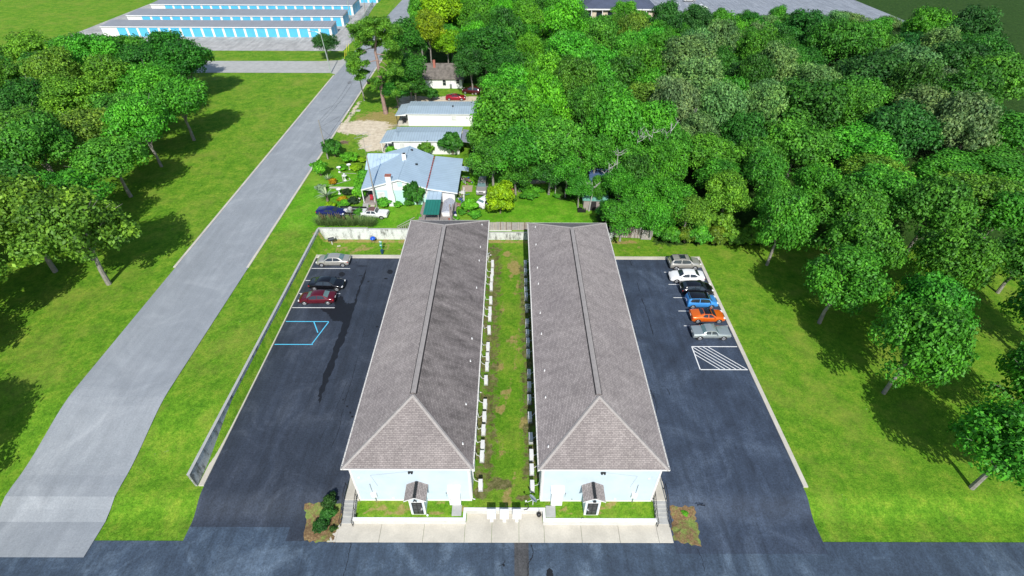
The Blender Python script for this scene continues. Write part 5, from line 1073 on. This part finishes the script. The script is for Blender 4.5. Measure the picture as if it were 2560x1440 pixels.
def limbs(R, zc, Hh, L, seed, r0=.28):
    g = random.Random(seed); m = MB(); m.tube([(0, 0, -.3), (.1, .05, zc*.3), (g.uniform(-.3, .3), g.uniform(-.3, .3), zc*.62), (g.uniform(-.4, .4), 0, zc)], [r0, r0*.8, r0*.62, r0*.25], 8)
    for i in g.sample(range(1, len(L)), min(9, len(L)-1)):
        x, y, z, s, _ = L[i]; h = zc*g.uniform(.45, .7); mid = Vector((x*.45, y*.45, h+(zc+z-h)*.55))
        m.tube([(0, 0, h), mid, (x*.98, y*.98, zc+z+s*.2)], [r0*.42, r0*.26, r0*.06], 5)
        for q in range(2):
            e = Vector((x, y, zc+z)) + Vector((g.uniform(-1, 1), g.uniform(-1, 1), g.uniform(.2, 1)))*s*1.05
            m.tube([mid, mid.lerp(e, .6)+Vector((0, 0, .3)), e], [r0*.2, r0*.12, r0*.03], 4)
    return m
ORDX = lambda i: ORD[i] if i < 30 else ['', '', '', 'thirty-', 'forty-', 'fifty-', 'sixty-', 'seventy-'][(i+1)//10] + ORD[(i+1) % 10 - 1] if (i+1) % 10 else 'number %d' % (i+1)
PR = []
for i in range(9):
    R, Hh, zc = 5.5, (4.6, 5.2, 3.9)[i % 3], (7.4, 8.0, 6.6)[i % 3]
    L = lobes(R, Hh, 34+2*i, 50+i); me = leaf_mesh('crown', L, 17000, .18, 'leaf', i, thick=.4, cut=-.85)
    tr = limbs(R, zc, Hh, L, i).mesh('trunk', 'barkgrey' if 'barkgrey' in M else 'bark', True); PR.append((me, tr, R, zc, Hh))
M['barkgrey'] = mat('grey bark', (.26, .24, .21), .95, var=.3, scale=3)
for me, tr, *_ in PR: tr.materials[0] = M['barkgrey']
COL = dict(bright=(.12, .43, .022), mid=(.078, .31, .024), dark=(.046, .2, .022), olive=(.135, .33, .03), grey=(.15, .32, .1), yg=(.23, .46, .012), deep=(.04, .17, .028), fresh=(.095, .39, .03))
CN = dict(bright='bright green', mid='mid green', dark='dark green', olive='olive green', grey='grey green', yg='yellow green', deep='deep green', fresh='fresh green')
trees = []
def tree(x, y, z, R, zc, col, label, group=None, proto=None, name='tree', hs=1.0, cat='tree'):
    me, tr, R0, z0, H0 = PR[(proto if proto is not None else random.randrange(9))]
    t = thing(name, label, cat, (x, y, z), random.uniform(0, 6.28), group); s = R/R0
    t.scale = (s*random.uniform(.95, 1.06), s*random.uniform(.95, 1.06), zc/z0)
    c = bpy.data.objects.new('crown', me); C.objects.link(c); c.parent = t; c.location = (0, 0, z0)
    k = COL[col]; j = [random.uniform(.85, 1.18) for _ in range(3)]; c.color = (k[0]*j[0], k[1]*j[1], k[2]*j[2], 1); c.scale = (1, 1, hs)
    o = bpy.data.objects.new('trunk', tr); C.objects.link(o); o.parent = t; trees.append((x, y, R)); return t
def tpx(px, py, zc, R, col, label, **k):
    p = at(px, py, zc+1.5); return tree(p.x, p.y, 1.5, R, zc, col, label, **k)
tpx(1262, 290, 9.5, 6.9, 'bright', 'bright green broad tree covering the right end of the farther mobile home')
tpx(1205, 350, 5.5, 3.4, 'fresh', 'fresh green tree overhanging the right end of the nearer mobile home')
tpx(1232, 400, 6.0, 4.6, 'mid', 'mid green tree between the mobile home and the yellow green bush')
tpx(1300, 375, 7.5, 5.2, 'mid', 'broad mid green tree right of the bright tree by the mobile homes')
tpx(1385, 360, 8, 5.6, 'fresh', 'rounded fresh green tree left of the dead branches in the wood')
tpx(1290, 430, 4.2, 3.6, 'mid', 'low leafy tree over the dirt edge behind the back lawn')
tpx(1375, 425, 4.5, 4.3, 'dark', 'dark tree shading the dirt strip behind the back lawn')
tpx(1325, 262, 7, 4.6, 'dark', 'bluish dark tree right of the bright crown beside the mobile homes')
tpx(1350, 320, 6.5, 4.4, 'mid', 'mid green tree filling the gap above the rounded fresh green tree')
tpx(1010, 105, 9, 5.6, 'dark', 'dark oak directly right of the tall pine top')
tpx(1020, 178, 7, 5.0, 'dark', 'dark oak covering the left end of the dark roofed house')
tpx(990, 222, 5, 4.4, 'dark', 'dark oak low behind the pine trunk')
tpx(1035, 215, 4.2, 3.2, 'dark', 'small dark oak at the near corner of the white wall of the dark roofed house')
tpx(1103, 22, 11, 6.6, 'yg', 'tall yellow green tree at the top centre left'); tpx(1072, 78, 9.5, 5.0, 'yg', 'yellow green tree lower left of the tall yellow green one')
tpx(1118, 110, 6.5, 4.6, 'yg', 'yellow green tree right behind the dark roofed house'); tpx(1052, 25, 8, 4.4, 'deep', 'deep green tree at the end of the street, left of the yellow green crowns')
tpx(1215, 120, 9, 7.2, 'dark', 'huge dark oak right of the dark roofed house, upper crown'); tpx(1178, 160, 7, 4.8, 'dark', 'dark oak crown touching the right end of the dark roof')
tpx(1262, 160, 7, 5.6, 'dark', 'dark oak crown between the red van and the bright tree'); tpx(1230, 215, 4.5, 3.8, 'dark', 'low dark oak crown above the red van')
tpx(1190, 50, 9, 6, 'olive', 'olive green tree above the huge dark oak'); tpx(1410, 65, 11, 6.8, 'bright', 'tallest bright green tree near the top middle')
tpx(1430, 130, 9, 6.4, 'fresh', 'fresh green tree just below the tallest bright crown'); tpx(1320, 60, 9, 6, 'bright', 'bright green tree left of the tallest bright crown')
tpx(1560, 30, 6, 4.4, 'bright', 'bright green tree in front of the dark blue grey roof'); tpx(1665, 48, 8, 5.6, 'deep', 'deep green tree between the blue grey roof and the far car park')
tpx(1400, 14, 8, 5.0, 'deep', 'deep green tree at the top edge left of the blue grey roof')
tpx(1722, 150, 9.5, 7.4, 'grey', 'grey green oak at the upper right edge'); tpx(1700, 235, 7, 5.8, 'grey', 'grey green mossy oak below the upper right one'); tpx(1745, 215, 9, 6.4, 'grey', 'grey green oak at the far right edge beside the mossy one')
tpx(1450, 470, 3.6, 2.6, 'mid', 'small pale trunked tree left of the blue and green shed')
tpx(1418, 425, 5, 3.2, 'mid', 'mid green tree above the swing frame')
tpx(1552, 465, 5, 3.0, 'mid', 'tree right of the blue and green shed'); tpx(1492, 388, 6, 3.4, 'mid', 'tree just behind the deep blue shed roof')
tpx(1560, 540, 4.2, 3.8, 'mid', 'tree at the wood edge behind the grey fence'); tpx(1520, 525, 3.0, 2.0, 'dark', 'small dark tree at the right end of the green shed roof')
tpx(811, 108, 4.6, 4.2, 'deep', 'dark green tree beside the street lamp at the left edge')
for a in ((1612, 500, 4.2, 3.6, 'mid', 'leafy tree above the offset grey fence panel'), (1640, 540, 3.4, 3.0, 'fresh', 'low leafy tree right behind the offset grey fence panel'), (1672, 505, 4.4, 3.9, 'mid', 'leafy tree above the silver SUV corner, back from the lawn'), (1720, 530, 3.8, 3.6, 'olive', 'low olive tree behind the shrubs above the silver SUV'), (1600, 440, 5.5, 3.8, 'dark', 'dark tree right of the sheds, one crown back'), (1655, 430, 6, 4.2, 'mid', 'mid green tree two crowns behind the silver SUV'), (1497, 473, 3.2, 1.9, 'mid', 'small leafy crown hanging between the blue and green shed roofs'), (1580, 600, 1.2, 1.6, 'mid', 'sapling at the grey fence')): 
    if a[1] < 590: tpx(*a, hs=1.3)
# rows of the wood, counted from the fence
ri = 0
def near(x, y, d): return any((x-a)**2+(y-b_)**2 < (d*.5+r*.45)**2 for a, b_, r in trees)
yrow = 66.5
while yrow < 250:
    xl = 18.5 if yrow < 84 else (3.5 if yrow < 104 else (-2 if yrow < 135 else -26))
    xl = 16.0 if 84 <= yrow < 88 else xl
    xr = min(130, 36+yrow*.62); x = xl + random.uniform(0, 3); cands = []
    stp = 7.2 if yrow < 175 else 8.2
    while x < xr:
        yy = yrow+random.uniform(-2, 2); 
        shop = 20 < x < 54 and yy > 193; park = x > 54 and yy > 190
        out = x > 12+yy*.42
        if yy > 178 and x/yy > .115: park = True
        if not near(x, yy, 5.4) and not shop and not park: cands.append((x, yy))
        x += stp*random.uniform(.85, 1.18)*(1.55 if out else 1)
    for i, (x, yy) in enumerate(cands):
        out = x > 12+yy*.42
        q = x/max(1, yy); r_ = random.random()
        if q < .13: cl = 'bright' if r_ < .35 else 'fresh' if r_ < .65 else 'mid' if r_ < .85 else 'dark'
        elif q < .3: cl = 'fresh' if r_ < .3 else 'mid' if r_ < .7 else 'dark' if r_ < .85 else 'olive'
        else: cl = 'mid' if r_ < .4 else 'dark' if r_ < .6 else 'grey' if r_ < .85 else 'deep'
        if yrow < 80: cl = 'mid' if r_ < .5 else 'fresh' if r_ < .75 else 'olive'
        R = random.uniform(4.2, 5.8)*(1 if yrow > 78 else .8); zc = random.uniform(5.8, 9.4)*(1 if yrow > 84 else .62)
        if yy > 150 and x/yy > .11: zc *= .66; R *= .85
        if yrow > 80: zc *= .86
        if out: R *= 1.35
        tree(x, yy, 1.5, R, zc, cl, '%s tree, %s from left in %s wood row beyond the fence' % (CN[cl], ORD[min(i, 29)], ORD[min(ri, 29)]), 'broadleaf trees of the dense wood', hs=1.4)
    ri += 1; yrow += 6.6 if yrow < 84 else 7.6
# trees right of the right lot and around, mostly past the photograph's sides
k = 0
for x, y in ((37, 58), (44, 52), (39, 46), (47, 42), (41, 35), (50, 30), (43, 24), (55, 50), (60, 40), (58, 60), (66, 52), (70, 62), (48, 62), (62, 28)):
    tree(x, y, gz(x, y), random.uniform(4.4, 5.6), random.uniform(5.5, 8), 'mid', '%s broadleaf tree on the ground right of the right parking lot' % ORD[k], 'trees beyond the right lot', hs=1.2); k += 1
k = 0; lw = []
for yy in np.arange(8, 130, 11):
    for xx in np.arange(-125, -31, 10.5):
        x = xx+random.uniform(-2.2, 2.2); y = yy+random.uniform(-2.2, 2.2)
        if x > -50.5 or (y > 54 and x > -56-max(0, y-80)*.12) or (134 < y < 152) or (y > 152 and x > -140): continue
        if x < -52-y*.62: continue
        if y > 100 and x > -72: continue
        lw.append((x, y))
for x, y in lw:
    tree(x, y, gz(x, y), random.uniform(5.6, 7), random.uniform(6, 9), random.choice(['mid', 'dark', 'fresh', 'olive']), '%s tree, counted row by row, of the wood left of the side wall' % ORDX(lw.index((x, y))), 'trees left of the side wall and street')
# dead pale branches showing above the crowns
def deadwood(px, py, z, lab, s=1, seed=0):
    p = at(px, py, z); g = random.Random(seed); m = MB(); t = thing('dead_tree', lab, 'dead tree', (p.x, p.y, 1.5)); h = z-1.5
    m.tube([(0, 0, 0), (.2, 0, h*.6), (0, .1, h+.6*s)], [.14, .08, .03], 6); s *= .8
    tips = []
    for i in range(5):
        a = g.uniform(0, 6.28); b = Vector((.05, 0, h*g.uniform(.75, 1))); e = b+Vector((math.cos(a)*2.0*s, math.sin(a)*1.2*s, g.uniform(.8, 2.0)*s)); m.tube([b, b.lerp(e, .5)+Vector((0, 0, -.15)), e], [.06, .04, .012], 5)
        for q in range(4): c = b.lerp(e, g.uniform(.4, .9)); m.tube([c, c+Vector((g.uniform(-.9, .9), g.uniform(-.5, .5), g.uniform(.2, .9)))*s], [.028, .008], 4)
    m.build('branches', 'barkpale', t)
for i, (a, b_, z, s, lab) in enumerate(((1596, 335, 9, 1.0, 'dead pale branches left of the forked snag in the wood'), (1678, 322, 10, 1.2, 'forked pale snag, tallest dead branches at the right of the wood'), (1632, 330, 9, .8, 'pale dead limb between the two larger snags'), (1522, 418, 7, 1.0, 'dead pale limb just above the deep blue shed roof'), (1622, 412, 7, .8, 'small dead branch low in the wood right of the shed'), (1545, 382, 7.5, .7, 'dead branch high above the deep blue shed roof'), (1390, 100, 11.5, 1.1, 'pale bare branches in the tallest bright crown'), (1632, 148, 9, 1.1, 'bare grey branches left of the grey green oaks'), (1735, 290, 8, 1.0, 'bare grey branches at the right edge below the grey green oaks'), (1480, 462, 5.2, .8, 'pale bare twigs crossing the left end of the deep blue shed roof'), (1578, 510, 5.0, .7, 'bare pale twigs in the front of the wood right of the shed'))): deadwood(a, b_, z+1.0, lab, s, i)
# tall pine and its neighbour
p0 = at(965, 284, 1.5); Y0 = p0.y; t = thing('pine_tree', 'tall pine with a bare leaning reddish trunk beside the dirt drive', 'pine tree', p0)
def lp(px, py, dy=0): return aty(px, py, Y0+dy)-p0
m = MB(); m.tube([(0, 0, -.2), lp(960, 262), lp(955, 235), lp(950, 190), lp(943, 150), lp(938, 130), lp(940, 100), lp(937, 62)], [.55, .42, .38, .34, .3, .26, .2, .08], 10)
for a, b_ in (((943, 150), (975, 172)), ((942, 135), (985, 150)), ((945, 165), (972, 182)), ((940, 120), (905, 132)), ((940, 105), (885, 112)), ((940, 100), (985, 90)), ((938, 85), (912, 72)), ((950, 190), (928, 205)), ((948, 200), (985, 222)), ((950, 205), (940, 225)), ((945, 150), (900, 170))):
    q0, q1 = lp(*a), lp(*b_, random.uniform(-2, 2)); m.tube([q0, q0.lerp(q1, .5)+Vector((0, 0, .4)), q1], [.12, .08, .03], 5)
m.build('trunk', mat('pine bark', (.3, .2, .17), .95, var=.3, scale=2), t, smooth=True)
pl = []
for a, b_, r in ((935, 55, 2.2), (905, 62, 2.4), (960, 60, 2.4), (925, 80, 2.2), (890, 85, 2.2), (955, 88, 2.6), (985, 75, 2.4), (905, 105, 2.0), (975, 112, 2.4), (886, 68, 1.6), (882, 145, 2.2), (893, 160, 2.2), (900, 130, 1.6), (878, 165, 1.8), (905, 180, 1.8), (900, 195, 1.5), (912, 160, 1.5), (965, 140, 1.8), (990, 140, 2.2), (985, 170, 2.2), (1000, 195, 2.2), (975, 200, 2.0), (940, 205, 1.9), (935, 220, 1.6), (955, 180, 1.3), (915, 95, 2.0), (1005, 215, 1.8), (990, 232, 1.8), (965, 225, 1.2), (883, 180, 1.4), (945, 110, 1.5), (920, 50, 1.5)):
    q = lp(a, b_, random.uniform(-3, 3)); pl.append((q.x, q.y, q.z, r*.62, r*.42))
    for _ in range(4): pl.append((q.x+random.uniform(-1, 1)*r*.7, q.y+random.uniform(-1, 1)*r*.8, q.z+random.uniform(-.5, .5)*r*.7, r*.36, r*.26))
o = bpy.data.objects.new('crown', leaf_mesh('crown', pl, 40000, .22, 'needle', 99, up=.1, aspect=.3, thick=.7, cut=-1)); C.objects.link(o); o.parent = t
# shrubs
SH = []
for i in range(3): SH.append(leaf_mesh('foliage', lobes(1, .8, 12, 80+i), 3200, .085, 'leaf', 300+i, thick=.3))
def shrub(px, py, r, h, col, label, z=1.5, name='shrub', i=None):
    p = at(px, py, z); z = gz(p.x, p.y) if z < 1 else z
    t = thing(name, label, 'shrub', (p.x, p.y, z), random.uniform(0, 6)); o = bpy.data.objects.new('foliage', SH[random.randrange(3) if i is None else i]); C.objects.link(o); o.parent = t; o.location = (0, 0, h*.5); o.scale = (r*1.1, r*1.1, h*.72)
    o.color = (*COL[col], 1) if isinstance(col, str) else (*col, 1)
    m = MB()
    for k in range(5): a = k*1.26; m.tube([(0, 0, -.05), (math.cos(a)*r*.3, math.sin(a)*r*.3, h*.5), (math.cos(a)*r*.6, math.sin(a)*r*.6, h*.8)], [.05, .035, .01], 5)
    m.build('stem', 'bark', t); return t
# large bush
p = at(1250, 540, 1.5); t = thing('flowering_bush', 'large yellow green bush just behind the left end of the middle fence', 'bush', (p.x, p.y+.8, 1.5))
o = bpy.data.objects.new('foliage', leaf_mesh('foliage', lobes(2.85, 3.1, 26, 3), 12000, .15, 'leaf', 44, thick=.3)); C.objects.link(o); o.parent = t; o.location = (0, 0, 2.5); o.color = (.27, .5, .01, 1); limbs(2.4, 2.4, 2.2, lobes(2.4, 2.4, 26, 3), 2, .12).build('stem', 'bark', t)
for a in ((1132, 388, 2.5, 4.6, 'dark', 'round dark tree shaped shrub at the right end of the nearer mobile home'), (1066, 385, 1.9, 2.6, 'olive', 'olive shrub in front of the middle of the nearer mobile home'), (978, 388, 1.3, 1.7, 'bright', 'bright shrub at the porch of the nearer mobile home'),
          (1043, 512, 2.0, 4.3, 'dark', 'tall dark shrub against the mint gable wall'), (962, 516, 1.35, 1.5, 'fresh', 'neat round shrub under the white chimney'), (996, 517, .9, .9, 'bright', 'small bright shrub right of the chimney base'), (1022, 515, .9, 1.2, 'mid', 'small shrub left of the tall dark shrub'),
          (905, 500, 1.5, 3.0, 'bright', 'leafy bright shrub at the porch corner'), (912, 452, 1.3, 1.9, 'fresh', 'shrub along the porch edge, upper'), (900, 462, 1.0, 1.3, 'bright', 'shrub along the porch edge, lower'), (838, 392, 2.0, 3.6, 'dark', 'round dark tree at the street kerb in the front yard'), (878, 404, 1.8, 1.9, 'bright', 'bright round bush right of the dark kerb tree'),
          (908, 404, 1.1, 1.0, 'yg', 'small yellow green bush left of the cross gable roof'), (803, 440, 1.6, 3.0, 'bright', 'bush at the left photo edge above the agave'), (890, 425, 1.3, .9, 'yg', 'low bed of yellow green leaves round the bird bath'), (858, 425, 1.2, .8, 'bright', 'low leafy bed left of the bird bath'),
          (868, 488, 1.0, 1.2, (.03, .07, .02), 'dark spiky shrub beside the planter pedestal'), (883, 509, 1.1, 1.2, (.03, .07, .03), 'dark spiky shrub above the flat trailer'), (857, 502, 1.0, .7, (.4, .3, .01), 'yellow flowering low shrub by the palm'), (834, 461, .8, 1.0, (.45, .28, .01), 'golden low shrub beside the agave'),
          (862, 513, 1.2, .8, 'bright', 'low green shrub above the navy coupe'), (830, 517, 1.0, .8, 'yg', 'low yellow green shrub behind the navy coupe roof'), (1172, 530, 1.5, 2.3, 'bright', 'bright shrub right of the deck'), (1156, 537, .8, .9, 'mid', 'small shrub at the deck ramp'), (1188, 541, 1.2, .9, 'fresh', 'low shrub left of the big yellow green bush'),
          (805, 480, 1.0, 1.4, (.25, .4, .25), 'pale variegated shrub at the left photo edge'), (1279, 510, .8, 1.7, 'olive', 'olive twiggy shrub right of the yellow green bush'), (1325, 495, 1.6, 1.3, 'mid', 'small spreading tree like shrub alone on the back lawn'), (1340, 478, 1.3, .6, 'fresh', 'low fern patch on the back lawn'), (1310, 480, 1.4, 1.8, 'mid', 'shrub at the left edge of the back lawn'),
          (1392, 495, .7, .8, 'mid', 'small shrub under the swing frame'), (1460, 521, .7, .6, 'olive', 'weeds in the black trough'), (899, 541, .9, 1.5, 'mid', 'green shrub among the reeds in front of the trailer'), (1050, 545, .6, .6, 'bright', 'small plant at the left deck corner'), (1140, 552, .7, .9, 'bright', 'small plant at the foot of the deck'),
          (1080, 250, 2.0, 2.6, 'dark', 'dark shrub behind the left end of the farther mobile home'), (1040, 245, 2.6, 3.4, 'dark', 'dark shrub below the oaks behind the farther mobile home')):
    shrub(*a)
for a in ((819, 1287, .8, 1.1, (.05, .2, .03), 'dark round shrub in the left mulch bed'), (826, 1262, .75, 1.2, (.03, .1, .02), 'near black shrub at the top of the left mulch bed'), (800, 1315, .8, 1.0, (.03, .13, .02), 'shrub at the left photo edge in the mulch bed'), (829, 1318, .35, .4, (.04, .12, .02), 'tiny shrub low in the left mulch bed'), (1712, 1280, .35, .3, 'bright', 'weed tuft in the right mulch bed')): shrub(*a, z=-.3)
ei = 0
for px, py, r, h in ((1648, 590, 1.6, 2.4), (1678, 600, 1.8, 2.6), (1712, 602, 1.8, 2.8), (1748, 604, 2.0, 3.0), (1786, 606, 2.0, 2.8), (1830, 606, 2.2, 3), (1880, 606, 2.2, 3.2), (1658, 570, 1.8, 3.2), (1700, 575, 2.2, 4.0), (1745, 578, 2.2, 4.2), (1600, 575, 1.6, 2.6), (1560, 570, 1.6, 2.4), (1800, 580, 2.4, 4)):
    shrub(px, py, r, h, random.choice(['mid', 'olive', 'fresh', (.13, .24, .02)]), '%s viny shrub from the left where the wood meets the right lawn' % ORD[ei] if ei < 7 else '%s taller viny shrub behind the wood edge' % ORD[ei-7], z=.4); ei += 1
# agave, palm, reeds
def blades(n, L, wd, spread, droop, seed, wdt=0):
    g = np.random.default_rng(seed); vs = []; fs = []; lv = []
    for i in range(n):
        a = g.uniform(0, 6.28); s = spread*g.uniform(.3, 1); l = L*g.uniform(.7, 1.1); d = np.array([math.cos(a), math.sin(a), 0]); pd = np.array([-math.sin(a), math.cos(a), 0]); b = d*g.uniform(0, wdt); o = len(vs)
        for k in range(5):
            t_ = k/4; r = s*l*t_; z = l*(t_*(1-s*.35) - droop*s*t_*t_); w_ = wd*(1-t_)**.7 if k < 4 else 0
            c = b+d*r+np.array([0, 0, z]); vs += [tuple(c-pd*w_), tuple(c+pd*w_)]
        fs += [(o+2*k, o+2*k+1, o+2*k+3, o+2*k+2) for k in range(4)]; lv += [g.uniform(.2, .9)]*10
    me = bpy.data.meshes.new('leaves'); me.from_pydata(vs, [], fs); at_ = me.attributes.new('lv', 'FLOAT', 'POINT'); at_.data.foreach_set('value', np.array(lv, np.float32)); return me
def blade_plant(px, py, lab, n, L, wd, spread, droop, m, cat, name, z=1.5, trunk=0, wdt=0, seed=1, plume=0):
    p = at(px, py, z); t = thing(name, lab, cat, p); me = blades(n, L, wd, spread, droop, seed, wdt); me.materials.append(M[m]); o = bpy.data.objects.new('leaves', me); C.objects.link(o); o.parent = t; o.location = (0, 0, trunk)
    if trunk: MB().tube([(0, 0, 0), (0, 0, trunk)], [.2, .16], 8).build('trunk', 'bark', t)
    for k in range(plume):
        a = random.uniform(0, 6.28); r = random.uniform(.1, .5); m_ = MB(); b = Vector((r*math.cos(a), r*.6*math.sin(a), 1.0)); e = b+Vector((random.uniform(-.35, .1), random.uniform(-.1, .1), random.uniform(.9, 1.3)))
        m_.tube([b*.2, b, b.lerp(e, .35), b.lerp(e, .7), e], [.015, .02, .1, .08, .01], 6); po = m_.build('plume', 'plume', t)
blade_plant(821, 450, 'pale grey spiky agave in the front garden', 26, 1.3, .09, .9, .1, 'agave', 'agave', 'agave')
blade_plant(820, 505, 'small grey green palm with drooping fronds left of the navy coupe', 34, 2.2, .16, 1.0, .55, 'agave', 'palm', 'palm_tree', trunk=1.0)
for i, (px, py, pl_) in enumerate(((803, 560, 3), (820, 562, 2), (835, 561, 3), (851, 562, 3), (868, 562, 2), (884, 561, 1), (902, 561, 0), (919, 562, 0), (930, 563, 0))):
    blade_plant(px, py, '%s clump from the left of tall reed grass along the left wall top' % ORD[i], 300, 1.9, .024, .8, .45, 'reed', 'reed grass', 'reed_clump', seed=i, wdt=.6, plume=pl_)
# litter of small things: dark oval patch on the front asphalt, in the sealant colour
patch('dark_spot', [(1367, 1425), (1374, 1420), (1381, 1426), (1383, 1440), (1384, 1455), (1372, 1455), (1366, 1440)], FL, 'seal', .03)
